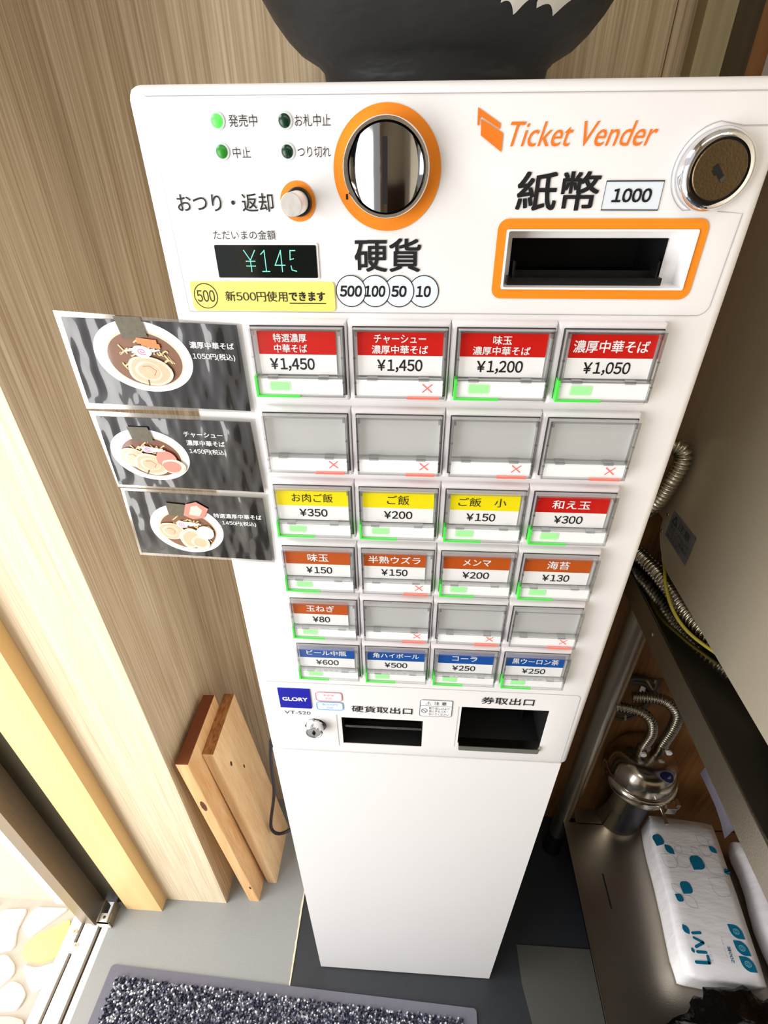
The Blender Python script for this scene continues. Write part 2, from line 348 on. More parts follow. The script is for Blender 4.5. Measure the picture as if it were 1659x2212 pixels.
# left return wall (pilaster) beside the door
bm = B(); box(bm, -0.476, -0.267, 0.096, 0.33, 0.0, 2.5)
me_w = obj('wall_left', bm, [M_WALL, M_LITWALL]); struct(me_w)
for p in me_w.data.polygons:
    if p.normal.y < -0.9: p.material_index = 1  # front face: same veneer, daylight put into its paler colour
bm = B(); box(bm, -0.475, -0.399, 0.074, 0.13, 0.0, 2.5); struct(obj('trim_4', bm, M_HONEY, bevel=0.0012))
# aluminium door frame and sliding stile
bm = B(); box(bm, -0.532, -0.476, 0.085, 0.13, 0.0, 2.5); struct(obj('trim_5', bm, M_BRONZED))
bm = B(); box(bm, -0.558, -0.529, 0.044, 0.088, 0.003, 2.5); box(bm, -0.533, -0.5275, 0.0415, 0.0465, 0.003, 2.5); struct(obj('door_1', bm, M_BRONZE, bevel=0.0008))
# sill with running grooves
sl = B()
for x0, x1, z in ((-0.512, -0.499, 0.002), (-0.5505, -0.5210, 0.002), (-0.580, -0.5580, 0.0015)): box(sl, x0, x1, -1.0, 0.055, -0.012, z)
box(sl, -0.559, -0.549, -0.005, 0.012, -0.012, 0.0018)
box(sl, -0.58, -0.499, -1.0, 0.06, -0.03, -0.009, 1)
struct(obj('trim_6', sl, [M_SILL, M_SLOT]))
# outside ground and outside wall
pv = mat('laid paving stones', srgb(238, 234, 226), 0.8); nt = pv.node_tree; vo = nt.nodes.new('ShaderNodeTexVoronoi'); vo.feature = 'DISTANCE_TO_EDGE'; vo.inputs['Scale'].default_value = 14
tcn = nt.nodes.new('ShaderNodeTexCoord'); nt.links.new(tcn.outputs['Object'], vo.inputs['Vector']); rp = nt.nodes.new('ShaderNodeValToRGB'); rp.color_ramp.elements[0].position = 0.05; rp.color_ramp.elements[0].color = srgb(178, 172, 162); rp.color_ramp.elements[1].position = 0.09; rp.color_ramp.elements[1].color = srgb(238, 234, 226)
nt.links.new(vo.outputs['Distance'], rp.inputs['Fac']); nt.links.new(rp.outputs['Color'], nt.nodes['Principled BSDF'].inputs['Base Color'])
bm = B(); box(bm, -0.90, -0.58, -0.19, 0.09, -0.09, -0.034, 0); box(bm, -3.2, -0.58, -2.2, -0.19, -0.09, -0.030, 1); box(bm, -3.2, -0.90, -0.19, 0.09, -0.09, -0.030, 1); struct(obj('floor_outside', bm, [M_GROUT, pv]))
bm = B(); box(bm, -3.2, -0.652, 0.09, 0.3, -0.09, 2.4)
wo = mat('outside wall tile', srgb(226, 202, 174), 0.7, var=0.1, vscale=40)
struct(obj('wall_outside', bm, wo))
bm = B(); box(bm, -0.650, -0.56, 0.085, 0.13, -0.09, 2.4); struct(obj('trim_7', bm, mat('cream door casing', srgb(244, 234, 214), 0.6)))
bm = B()
for z in (0.09, 0.20, 0.31, 0.42): box(bm, -3.2, -0.652, 0.0885, 0.092, z, z + 0.003)
struct(obj('trim_8', bm, mat('tile joint', srgb(206, 196, 180), 0.8)))

# ================================================================== TICKET MACHINE
MX0, MX1, MZ = -0.0493, 0.2837, 1.3511
root = empty('ticket_machine', (0.117, 0.14, 0), 'tall white food ticket vending machine with four columns of menu buttons', 'vending machine')
def cut(bm_host, cutters):
    a = bpy.data.meshes.new('a'); bm_host.to_mesh(a); bm_host.free(); oa = bpy.data.objects.new('a', a); COL.objects.link(oa)
    c = bpy.data.meshes.new('c'); cutters.to_mesh(c); cutters.free(); oc = bpy.data.objects.new('c', c); COL.objects.link(oc)
    md = oa.modifiers.new('b', 'BOOLEAN'); md.operation = 'DIFFERENCE'; md.object = oc; md.solver = 'EXACT'
    bpy.context.view_layer.update()
    me = bpy.data.meshes.new_from_object(oa.evaluated_get(bpy.context.evaluated_depsgraph_get()))
    bpy.data.objects.remove(oa); bpy.data.objects.remove(oc); bpy.data.meshes.remove(c)
    return me
h = B(); box(h, MX0, MX1, 0.0, 0.27, 0.7575, MZ)
bmesh.ops.bevel(h, geom=h.edges[:], offset=0.0065, segments=4, profile=0.5, affect='EDGES')
c = B()
box(c, 0.1527, 0.2551, -0.01, 0.014, 1.2558, 1.2855)
c2 = B(); box(c2, 0.1575, 0.2465, -0.01, 0.060, 1.2572, 1.2800)
box(c, 0.0348, 0.1215, -0.01, 0.055, 0.7785, 0.8265)
box(c, 0.1602, 0.2490, -0.01, 0.060, 0.7900, 0.8540)
me = cut(h, c); h2 = B(); h2.from_mesh(me); me = cut(h2, c2); me.materials.clear(); me.materials.append(M_WHITE)
me.name = 'upper_cabinet'
for p in me.polygons: p.use_smooth = True
me.set_sharp_from_angle(angle=math.radians(28))
link('upper_cabinet', me, root)
bm = B(); box(bm, MX0 + 0.0005, MX1 - 0.005, 0.0025, 0.268, 0.004, 0.7562)
obj('lower_cabinet', bm, M_WHITE, root, smooth=30, bevel=0.005)
bm = B(); box(bm, MX0 + 0.006, MX1 - 0.012, 0.010, 0.26, 0.0, 0.005); obj('base_plate', bm, M_BLACK, root)
# hairline outlines of the printed front sheets
def arc(cx, cz, r, a0, a1, n=8): return [(cx + r * math.cos(math.radians(a0 + (a1 - a0) * k / n)), cz + r * math.sin(math.radians(a0 + (a1 - a0) * k / n))) for k in range(n + 1)]
def outline(pts, w, y): b_ = B(); ribbon_y(b_, pts, w, y); obj('panel_outline', b_, M_SEAM, root)
top = [(-0.0385, 1.2410), (-0.0385, 1.3460), (0.2820, 1.3452)]
outline(top, 0.0004, -0.0004)
bot = [(-0.0385, 1.2408)] + arc(0.2675, 1.2476, 0.007, 270, 350) + [(0.2755, 1.2935)] + [(0.262, 1.2945)]
outline(bot, 0.0004, -0.0004)
outline([(0.249, 1.2952)] + arc(0.254, 1.3130, 0.0208, 240, 100, 14) + [(0.262, 1.3317), (0.2815, 1.3317)], 0.0004, -0.0004)
outline([(-0.040, 0.8815), (0.2660, 0.8808)] + arc(0.2685, 0.8750, 0.0062, 80, 5) + [(0.2760, 0.7600)], 0.0004, -0.0004)
outline([(0.0298, 0.8310), (0.0298, 0.7735)], 0.0005, -0.0004)
outline([(0.1572, 0.8545), (0.1572, 0.7835)], 0.0004, -0.0004)
Y = -0.0005
# status lamps with their captions
for x, z, m in ((-0.0031, 1.3356, M_GREENON), (0.0322, 1.3354, M_GREENOFF), (-0.0029, 1.3225, M_GREENMID), (0.0322, 1.3223, M_GREENOFF)):
    bm = B(); lathe(bm, [(0.0031, 0), (0.0031, 0.0006), (0.0024, 0.0013), (0.0012, 0.0017), (0.0004, 0.0018)], (x, 0.0, z), 'y', 24)
    lamp = obj('status_lamp', bm, m, root, smooth=40)
    bm = B(); ring_y(bm, circ(x, z, 0.0040, n=32), circ(x, z, 0.0031, n=32), -0.0006, 0.0); obj('lamp_bezel', bm, M_LAMPRIM, lamp)
T = lambda s, x0, x1, z0, z1, m=M_INK, **k: text(s, *mm(x0, x1, z0, z1), Y, m, root, **k)
T('発売中', 2.9, 17.9, 1333.0, 1338.2); T('お札中止', 37.4, 56.0, 1332.9, 1338.0); T('中止', 2.9, 12.4, 1319.5, 1324.6); T('つり切れ', 37.6, 55.2, 1319.7, 1324.5)
T('おつり・返却', -32.8, 21.7, 1294.6, 1303.6, bold=0.006); T('ただいまの金額', -15.3, 20.9, 1280.7, 1285.5)
T('硬貨', 65.9, 104.2, 1263.9, 1281.5, bold=0.015); T('紙幣', 154.6, 197.8, 1294.9, 1313.0, bold=0.015)
T('Ticket Vender', 146.6, 220.9, 1323.6, 1334.0, M_ORANGE2, slant=0.035)
bm = B(); poly_y(bm, [tuple(mm(*p)) for p in ((130.5, 1340.0), (142.4, 1333.4), (142.4, 1331.0), (132.0, 1336.4), (131.8, 1332.4), (130.8, 1332.9))], Y)
poly_y(bm, [tuple(mm(*p)) for p in ((132.5, 1335.3), (144.1, 1329.4), (144.2, 1321.4), (132.9, 1328.6))], Y); obj('ticket_emblem', bm, M_ORANGE2, root)
# value plate 1000
bm = B(); q = [tuple(mm(*p)) for p in ((200.7, 1308.5), (230.4, 1308.5), (230.6, 1295.2), (200.6, 1295.3))]; poly_y(bm, q, -0.0004); plate = obj('value_plate', bm, M_PALE, root)
bm = B(); ribbon_y(bm, q, 0.0006, -0.0007, True); obj('plate_border', bm, M_INK, plate)
text('1000', *mm(205.2, 225.4, 1298.8, 1305.2), -0.0007, M_INK, plate, bold=0.025, slant=0.01)
# coin value circles
bm = B(); bo = B(); bt = B()
for k, (x, s, w) in enumerate(((106.5, '10', 4.3), (91.9, '50', 4.5), (77.5, '100', 6.2), (63.1, '500', 6.6))):
    y = -0.0004 - k * 0.00012; x /= 1000; z = 1.2532
    poly_y(bm, circ(x, z, 0.0088), y); ribbon_y(bo, circ(x, z, 0.0088), 0.0005, y - 0.00004, True)
    text(s, x - w / 1000, x + w / 1000, z - 0.0032, z + 0.0032, y - 0.00005, None, None, bold=0.03, slant=0.05, bm=bt)
cc = obj('coin_circles', bm, M_PALE, root); obj('circle_outline', bo, M_INK, cc); obj('lettering', bt, M_INK, cc)
# amount display
bm = B(); prism(bm, rrect(-0.0165, 0.0448, 1.2595, 1.2790, 0.0012), -0.0008, 0.0); dsp = obj('amount_display', bm, M_WHITE, root)
bm = B(); prism(bm, rrect(-0.0157, 0.0438, 1.2605, 1.2780, 0.0007), -0.0011, -0.0007); obj('display_glass', bm, M_SCREEN, dsp)
bm = B()
def dots(strokes):
    for st in strokes:
        for (xa, za), (xb, zb) in zip(st, st[1:]):
            n = max(1, int(round(math.hypot(xb - xa, zb - za) / 0.62)))
            for k in range(n + 1):
                x = (xa + (xb - xa) * k / n) / 1000; z = (za + (zb - za) * k / n) / 1000
                poly_y(bm, [(x - 0.00024, z - 0.00024), (x + 0.00024, z - 0.00024), (x + 0.00024, z + 0.00024), (x - 0.00024, z + 0.00024)], -0.00125)
dots([[(1.4, 1275.2), (4.6, 1270.0), (7.8, 1275.2)], [(4.6, 1270), (4.6, 1264)], [(2.0, 1269.5), (7.2, 1269.5)], [(2.0, 1266.9), (7.2, 1266.9)]])
dots([[(11.2, 1273.2), (13.4, 1275.2), (13.4, 1264)], [(11.2, 1264), (15.4, 1264)]])
dots([[(23.0, 1264), (23.0, 1275.2), (19.0, 1267.4), (24.8, 1267.4)]])
dots([[(31.4, 1275.2), (28.6, 1275.2), (28.2, 1270.4), (30.2, 1270.9)], [(28.4, 1267.0), (28.8, 1264.8), (31.4, 1264.2)]])
obj('display_digits', bm, M_DIGIT, dsp)
# yellow notice sticker
bm = B(); prism(bm, rrect(-0.0349, 0.0532, 1.2415, 1.2582, 0.0022), -0.0009, 0.0); stk = obj('notice_sticker', bm, [M_YELSTK, M_WHITE], root)
bm = B(); poly_y(bm, circ(-0.0261, 1.2500, 0.0071), -0.00096); obj('coin_disc', bm, M_YELSTK, stk)
bm = B(); ribbon_y(bm, circ(-0.0261, 1.2500, 0.0071), 0.0005, -0.0011, True); obj('disc_outline', bm, M_INK, stk)
text('500', *mm(-31.6, -20.6, 1246.6, 1253.4), -0.0011, M_INK, stk, bold=0.004)
text('新500円使用', *mm(-14.0, 24.2, 1247.0, 1252.9), -0.0011, M_INK, stk, bold=0.004)
bm = B(); text('できます', *mm(25.2, 47.3, 1247.4, 1252.8), -0.0011, None, None, bold=0.026, bm=bm)
poly_y(bm, [tuple(mm(*p)) for p in ((25.2, 1246.4), (47.6, 1246.4), (47.6, 1245.9), (25.2, 1245.9))], -0.0011); obj('lettering', bm, M_INK, stk)
# coin inlet: printed orange ring, chrome bezel, domed face with a slit
cx, cz = 0.0849, 1.3146
bm = B(); lathe(bm, [(0.0226, 0.0), (0.0226, 0.010), (0.0219, 0.0113), (0.0205, 0.0113), (0.0199, 0.0095), (0.0199, 0.004)], (cx, 0, cz), 'y', 64, cap=False); dial = obj('coin_dial', bm, M_CHROME, root, smooth=30)
bm = B(); ring_y(bm, circ(cx, 1.3138, 0.0286, n=72), circ(cx, 1.3138, 0.0220, n=72), -0.0006); obj('orange_ring', bm, M_ORANGE, dial)
bm = B(); lathe(bm, [(0.0199, 0.003), (0.0196, 0.0065)], (cx, 0, cz), 'y', 64); obj('dark_groove', bm, M_BLACKM, dial, smooth=30)
bm = B()
NX, NR = 28, 10
prof = [(0.0194 * math.sin(t * PI / 2 / NR), 0) for t in range(1, NR + 1)]
rows = []
for r, _ in prof:
    row = []
    for k in range(64):
        a = 2 * PI * k / 64; dx = r * math.cos(a); dz = r * math.sin(a)
        row.append(bm.verts.new((cx + dx, -0.0072 - 0.0062 * math.cos(min(1, abs(dx) / 0.0194) * PI / 2) - 0.0008 * (1 - (r / 0.0194) ** 2), cz + dz)))
    rows.append(row)
ctr = bm.verts.new((cx, -0.0142, cz))
for k in range(64): bm.faces.new([ctr, rows[0][(k + 1) % 64], rows[0][k]])
for a, b in zip(rows, rows[1:]):
    for k in range(64): bm.faces.new([a[k], a[(k + 1) % 64], b[(k + 1) % 64], b[k]])
bmesh.ops.recalc_face_normals(bm, faces=bm.faces[:]); obj('dial_face', bm, M_CHROMED, dial, smooth=True)
bm = B(); box(bm, cx - 0.0016, cx + 0.0010, -0.0146, -0.010, cz - 0.0155, cz + 0.0137); obj('coin_slit', bm, M_BLACKM, dial)
bm = B(); box(bm, cx - 0.0212, cx - 0.0202, -0.0118, -0.009, cz - 0.0135, cz - 0.0110); obj('bezel_notch', bm, M_BLACK, dial)
# change return knob
kx, kz = 0.0362, 1.2994
bm = B(); lathe(bm, [(0.0057, 0.0), (0.0057, 0.0215), (0.0053, 0.0222), (0.0010, 0.0222)], (kx, 0, kz), 'y', 40); knob = obj('return_knob', bm, M_BRUSH, root, smooth=30)
bm = B(); ring_y(bm, circ(0.0356, 1.2996, 0.0098), circ(0.0356, 1.2996, 0.0056), -0.0006); obj('orange_ring', bm, M_ORANGE, knob)
bm = B(); lathe(bm, [(0.0071, 0.0), (0.0071, 0.003), (0.0066, 0.0036), (0.0060, 0.0036)], (kx, 0, kz), 'y', 40); obj('knob_collar', bm, M_BLACK, knob, smooth=30)
# bill inlet
bm = B(); ring_y(bm, rrect(0.1465, 0.2604, 1.2497, 1.2912, 0.0055), rrect(0.1513, 0.2557, 1.2548, 1.2862, 0.0012), -0.0006); bill = obj('bill_inlet', bm, M_ORANGE, root)
bm = B(); ring_y(bm, rrect(0.1515, 0.2556, 1.2549, 1.2861, 0.001), rrect(0.1528, 0.2546, 1.2560, 1.2852, 0.001), -0.0014, 0.001); obj('white_rim', bm, M_WHITE, bill)
def recess(bm, x0, x1, z0, z1, y0, y1):
    v = [bm.verts.new(p) for p in ((x0, y0, z0), (x1, y0, z0), (x1, y0, z1), (x0, y0, z1), (x0, y1, z0), (x1, y1, z0), (x1, y1, z1), (x0, y1, z1))]
    for f in ((4, 5, 6, 7), (0, 1, 5, 4), (1, 2, 6, 5), (2, 3, 7, 6), (3, 0, 4, 7)): bm.faces.new([v[i] for i in f])
bm = B(); recess(bm, 0.1577, 0.2463, 1.2574, 1.2798, 0.0135, 0.058); obj('dark_mouth', bm, M_BLACKM, bill)
bm = B(); box(bm, 0.1560, 0.2455, 0.006, 0.030, 1.2560, 1.2600); box(bm, 0.1590, 0.1600, 0.006, 0.016, 1.2600, 1.2688); box(bm, 0.2412, 0.2422, 0.006, 0.016, 1.2600, 1.2688); box(bm, 0.159, 0.2422, 0.014, 0.0155, 1.2598, 1.2628)
obj('bill_tray', bm, M_BLACK, bill, bevel=0.0002)
# cabinet lock, upper right
lx, lz = 0.2535, 1.3130
bm = B(); lathe(bm, [(0.0188, 0.0), (0.0186, 0.003), (0.0174, 0.0062), (0.0158, 0.0078), (0.0142, 0.0080), (0.0138, 0.0066)], (lx, 0, lz), 'y', 64, cap=False); lock = obj('cabinet_lock', bm, M_CHROME, root, smooth=45)
bm = B(); lathe(bm, [(0.0139, 0.002), (0.0139, 0.0068)], (lx, 0, lz), 'y', 48); obj('lock_shadow_gap', bm, M_BLACKM, lock)
bm = B(); lathe(bm, [(0.0130, 0.002), (0.0130, 0.0078), (0.0126, 0.0082), (0.0008, 0.0082)], (lx, 0, lz), 'y', 48); obj('lock_face', bm, M_LOCKF, lock, smooth=30)
bm = B(); box(bm, -0.0012, 0.0012, -0.0086, -0.007, -0.0040, 0.0030); box(bm, -0.0022, -0.0012, -0.0086, -0.007, -0.001, 0.002)
bmesh.ops.transform(bm, matrix=Matrix.Translation((lx - 0.001, 0, lz)) @ Matrix.Rotation(math.radians(-42), 4, 'Y') @ Matrix.Identity(4), verts=bm.verts); obj('keyhole', bm, M_BLACKM, lock)
bm = B(); box(bm, -0.0012, 0.0012, -0.0087, -0.007, -0.0058, -0.0040)
bmesh.ops.transform(bm, matrix=Matrix.Translation((lx - 0.001, 0, lz)) @ Matrix.Rotation(math.radians(-42), 4, 'Y'), verts=bm.verts); obj('key_tab', bm, M_CHROMED, lock)

# ---------------------------------------------------------------- menu buttons
ROWS = [
 [(('特選濃厚', '中華そば'), 21, 'r', '¥1,450', 28.5, 1, 4.0, 53.0, 24.5), (('チャーシュー', '濃厚中華そば'), (32, 35), 'r', '¥1,450', 28.5, 0, 2.6, 55.6, 29), (('味玉', '濃厚中華そば'), (11.5, 35), 'r', '¥1,200', 28.5, 1, 2.2, 54.6, 27.5), (('濃厚中華そば',), 45, 'r', '¥1,050', 28.5, 1, 4.4, 55.4, 29)],
 [None] * 4,
 [(('お肉ご飯',), 31, 'y', '¥350', 21.5, 1, 1.8, 55.4, 28.5), (('ご飯',), 16.5, 'y', '¥200', 21.5, 1, 2.6, 55.4, 29), (('ご飯　小',), 35, 'y', '¥150', 21.5, 1, 3.8, 54.4, 27), (('和え玉',), 27.5, 'r', '¥300', 21, 1, 2.0, 54.2, 27.5)],
 [(('味玉',), 17, 'b', '¥150', 21.5, 1, 1.8, 54.2, 28.5), (('半熟ウズラ',), 42, 'b', '¥150', 21.5, 0, 1.8, 51.5, 26.5), (('メンマ',), 22, 'b', '¥200', 21.5, 1, 2.0, 54.6, 28.5), (('海苔',), 17.5, 'b', '¥130', 21.5, 1, 2.0, 54.0, 28.5)],
 [(('玉ねぎ',), 25, 'b', '¥80', 15.5, 1, 2.0, 50.0, 26), None, None, None],
 [(('ビール中瓶',), 37.5, 'u', '¥600', 21.5, 1, 2.0, 53.5, 27.5), (('角ハイボール',), 43, 'u', '¥500', 21.5, 1, 1.8, 55.0, 28.5), (('コーラ',), 23, 'u', '¥250', 21.5, 1, 3.8, 54.4, 28), (('黒ウーロン茶',), 42, 'u', '¥250', 21.5, 1, 1.8, 54.4, 28.5)]]
COLS = {'r': (M_LRED, M_WHITEINK), 'y': (M_LYEL, M_INK), 'b': (M_LBRN, M_WHITEINK), 'u': (M_LBLU, M_WHITEINK)}
def shared(name, me, parent, org):
    o = bpy.data.objects.new(name, me); COL.objects.link(o); o.parent = parent; ORG[o.name] = Vector(org); o.location = Vector(org) - wloc(parent); return o
def mesh_of(bm, m, smooth=False, bevel=0):
    if bevel: bmesh.ops.bevel(bm, geom=[e for e in bm.edges if e.calc_face_angle(0) > 0.6], offset=bevel, segments=2, profile=0.5, affect='EDGES', clamp_overlap=True)
    me = bpy.data.meshes.new('part'); bm.to_mesh(me); bm.free()
    for x in (m if isinstance(m, (list, tuple)) else [m]): me.materials.append(x)
    return me
# shared button meshes, local frame: window's top-left corner at (0,0,0), y = machine front
WW, WH = 0.0582, 0.0436
bm = B()
a = [(-0.0037, 0.0034), (0.0599, 0.0034), (0.0599, -0.0485), (-0.0037, -0.0485)]; b = [(-0.0022, 0.0020), (0.0588, 0.0020), (0.0588, -0.0470), (-0.0022, -0.0470)]
for (pa, ya), (pb, yb) in (((a, 0.0005), (a, -0.0036)), ((a, -0.0036), (b, -0.0056))):
    for i in range(4):
        j = (i + 1) % 4; bm.faces.new([bm.verts.new((pa[i][0], ya, pa[i][1])), bm.verts.new((pa[j][0], ya, pa[j][1])), bm.verts.new((pb[j][0], yb, pb[j][1])), bm.verts.new((pb[i][0], yb, pb[i][1]))])
bm.faces.new([bm.verts.new((x, -0.0056, z)) for x, z in b]); bmesh.ops.remove_doubles(bm, verts=bm.verts, dist=1e-6); bmesh.ops.recalc_face_normals(bm, faces=bm.faces[:])
ME_KEY = mesh_of(bm, M_KEY, bevel=0.0007)
for p in ME_KEY.polygons: p.use_smooth = True
ME_KEY.set_sharp_from_angle(angle=math.radians(30))
bm = B(); box(bm, 0.0012, WW - 0.0012, -0.0062, -0.0055, -WH + 0.0012, -0.0012); ME_BACK = mesh_of(bm, M_BACKP)
bm = B(); box(bm, 0.0016, WW - 0.0016, -0.0100, -0.0060, -0.0424, -0.0316); ME_STRIP = mesh_of(bm, M_STRIP, bevel=0.0003)
bm = B(); box(bm, 0.0002, 0.0015, -0.0120, -0.0056, -WH, 0); box(bm, WW - 0.0015, WW - 0.0002, -0.0120, -0.0056, -WH, 0); box(bm, 0.0015, WW - 0.0015, -0.0120, -0.0056, -0.0013, 0); box(bm, 0.0015, WW - 0.0015, -0.0120, -0.0056, -WH, -WH + 0.0012)
box(bm, 0.0015, WW - 0.0015, -0.0118, -0.0062, -0.0314, -0.0304); box(bm, 0.0085, 0.0150, -0.0118, -0.0062, -0.0320, -0.0300); box(bm, WW - 0.0170, WW - 0.0105, -0.0118, -0.0062, -0.0320, -0.0300)
for x in (0.0016, WW - 0.0030): box(bm, x, x + 0.0014, -0.0119, -0.0090, -0.0042, -0.0014)
for z in (-0.018, -0.034): box(bm, 0.0, 0.0019, -0.0121, -0.0100, z, z + 0.0006); box(bm, WW - 0.0019, WW, -0.0121, -0.0100, z, z + 0.0006)
ME_RIM = mesh_of(bm, M_RIM)
bm = B(); ring_y(bm, rrect(-0.0005, WW + 0.0005, -WH - 0.0005, 0.0005, 0.0006), rrect(0.0003, WW - 0.0003, -WH + 0.0003, -0.0003, 0.0004), -0.0058); ME_REFRACT = mesh_of(bm, M_REFRACT)  # dark ribbon painted in for the refraction lines around the lens
bm = B(); poly_y(bm, [(0.0015, -0.0012), (WW - 0.0015, -0.0012), (WW - 0.0015, -WH + 0.0012), (0.0015, -WH + 0.0012)], -0.0117); ME_PANE = mesh_of(bm, M_PANE)
bm = B(); box(bm, -0.0001, 0.0014, -0.0123, -0.0050, -WH - 0.0002, -0.0300); box(bm, 0.0014, 0.0285, -0.0123, -0.0050, -WH - 0.0002, -WH + 0.0011); ME_EDGEG = mesh_of(bm, M_EDGEG)
bm = B(); box(bm, 0.0340, 0.0545, -0.0123, -0.0050, -WH - 0.0002, -WH + 0.0011); ME_EDGER = mesh_of(bm, M_EDGER)
bm = B(); poly_y(bm, rrect(0.0086, 0.0226, -0.0401, -0.0335, 0.0012), -0.0102, 1); poly_y(bm, rrect(0.0094, 0.0218, -0.0394, -0.0342, 0.0008), -0.0103, 0); ME_MG = mesh_of(bm, [M_MARKG, M_MARKGE])
bm = B(); ribbon_y(bm, [(0.0438, -0.0342), (0.0500, -0.0397)], 0.0008, -0.0103); ribbon_y(bm, [(0.0500, -0.0342), (0.0438, -0.0397)], 0.0008, -0.0104); ME_MR = mesh_of(bm, M_MARKR)
for j, row in enumerate(ROWS):
    for i, d in enumerate(row):
        org = (0.064 * i, 0.0, 1.2338 - 0.05749 * j)
        btn = shared('menu_button', ME_KEY, root, org)
        lit = d is not None and d[5] == 1
        shared('backing_plate', ME_BACK, btn, org); shared('lamp_window', ME_STRIP, btn, org); shared('lens_refraction_line', ME_REFRACT, btn, org); shared('lens_frame', ME_RIM, btn, org); shared('lens_pane', ME_PANE, btn, org)
        shared('lit_edge', ME_EDGEG if lit else ME_EDGER, btn, org); shared('lamp_mark', ME_MG if lit else ME_MR, btn, org)
        if d:
            lines, tw, cc_, price, pw, _, lx0, lx1, tc = d; mcol, mink = COLS[cc_]; ox, oz = org[0], org[2]
            bm = B(); box(bm, ox + lx0 / 1000, ox + lx1 / 1000, -0.0074, -0.0063, oz - 0.0170, oz - 0.0028, 0); box(bm, ox + lx0 / 1000, ox + lx1 / 1000, -0.0074, -0.0063, oz - 0.0298, oz - 0.0170, 1)
            obj('label_card', bm, [mcol, M_LWHT], btn)
            bm = B(); n = len(lines); tws = tw if isinstance(tw, tuple) else (tw,) * n
            for k, s in enumerate(lines):
                hgt = 5.4 if n == 2 else (7.6 if len(s) > 2 else 8.2)
                if n == 1 and s in ('コーラ', '角ハイボール', 'メンマ', 'ビール中瓶', '黒ウーロン茶'): hgt = 6.8 if s != '黒ウーロン茶' else 7.4
                zc = -9.9 if n == 1 else (-6.7 if k == 0 else -13.2)
                text(s, *[v / 1000 + o for v, o in ((tc - tws[k] / 2, ox), (tc + tws[k] / 2, ox), (zc - hgt / 2, oz), (zc + hgt / 2, oz))], -0.0076, None, None, bold=0.012 if mink is M_WHITEINK else 0.0, bm=bm)
            obj('lettering', bm, mink, btn)
            ph = 7.4 if ',' in price else 7.0; zc = -23.0 if ',' in price else -23.2
            text(price, ox + (tc - pw / 2) / 1000, ox + (tc + pw / 2) / 1000, oz + (zc - ph / 2) / 1000, oz + (zc + ph / 2) / 1000, -0.0076, M_INK, btn, bold=0.014, name='price')
# ---------------------------------------------------------------- lower front panel
bm = B(); box(bm, -0.0285, 0.0045, -0.0012, 0.0, 0.8404, 0.8719); bdg = obj('brand_badge', bm, M_BADGE, root, bevel=0.0003)
text('GLORY', *mm(-25.0, 1.4, 852.6, 858.8), -0.0014, M_WHITEINK, bdg, bold=0.03)
T('VT-S20', -25.8, 2.2, 828.6, 834.0, M_INKG); T('硬貨取出口', 46.4, 109.9, 837.4, 848.2, bold=0.006); T('券取出口', 178.7, 231.2, 861.3, 872.2, bold=0.006)
for x0, x1, z0, z1, m, l1, l2 in ((10.3, 37.0, 854.3, 868.0, M_PINK, '新紙幣', '対応'), (10.2, 37.4, 839.4, 852.0, M_CYAN, '新500円', '対応')):
    bm = B(); poly_y(bm, rrect(*mm(x0, x1, z0, z1), 0.003), -0.0006); s_ = obj('small_sticker', bm, M_LWHT, root)
    bm = B(); ribbon_y(bm, rrect(*mm(x0, x1, z0, z1), 0.003), 0.0011, -0.0008, True); obj('sticker_border', bm, m, s_)
    bm = B(); xc = (x0 + x1) / 2; zc = (z0 + z1) / 2; w = 16 if l1[0] == '新' and '5' in l1 else 11
    text(l1, *mm(xc - w / 2, xc + w / 2, zc + 0.5, zc + 4.3), -0.0008, None, None, bm=bm); text(l2, *mm(xc - 3.8, xc + 3.8, zc - 4.6, zc - 0.8), -0.0008, None, None, bm=bm); obj('lettering', bm, m, s_)
bm = B(); poly_y(bm, rrect(*mm(117.5, 150.3, 836.7, 863.4), 0.002), -0.0006); s_ = obj('caution_sticker', bm, M_LWHT, root)
bm = B(); ribbon_y(bm, rrect(*mm(117.5, 150.3, 836.7, 863.4), 0.002), 0.0005, -0.0008, True); ribbon_y(bm, [tuple(mm(117.5, 854.0)), tuple(mm(150.3, 854.0))], 0.0004, -0.0008)
ribbon_y(bm, [tuple(mm(*p)) for p in ((123.2, 855.6), (128.6, 855.6), (125.9, 861.4))], 0.0005, -0.0008, True); ribbon_y(bm, [tuple(mm(125.9, 859.6)), tuple(mm(125.9, 857.6))], 0.0006, -0.0008); ribbon_y(bm, [tuple(mm(125.9, 857.0)), tuple(mm(125.9, 856.3))], 0.0006, -0.0008)
ribbon_y(bm, circ(0.1222, 0.8457, 0.0028, 0.0034), 0.0006, -0.0008, True); ribbon_y(bm, [(0.1204, 0.8482), (0.1240, 0.8432)], 0.0006, -0.0008); obj('caution_symbols', bm, M_INKG, s_)
bm = B(); text('注 意', *mm(131.8, 144.4, 855.7, 861.3), -0.0008, None, None, bold=0.004, bm=bm)
for k, (s, w) in enumerate((('取り出し口より', 21), ('奥に手を入れ', 18), ('ないでください', 21))): text(s, *mm(126.8, 126.8 + w, 848.2 - 4.9 * k, 852.2 - 4.9 * k), -0.0008, None, None, bm=bm)
obj('lettering', bm, M_INKG, s_)
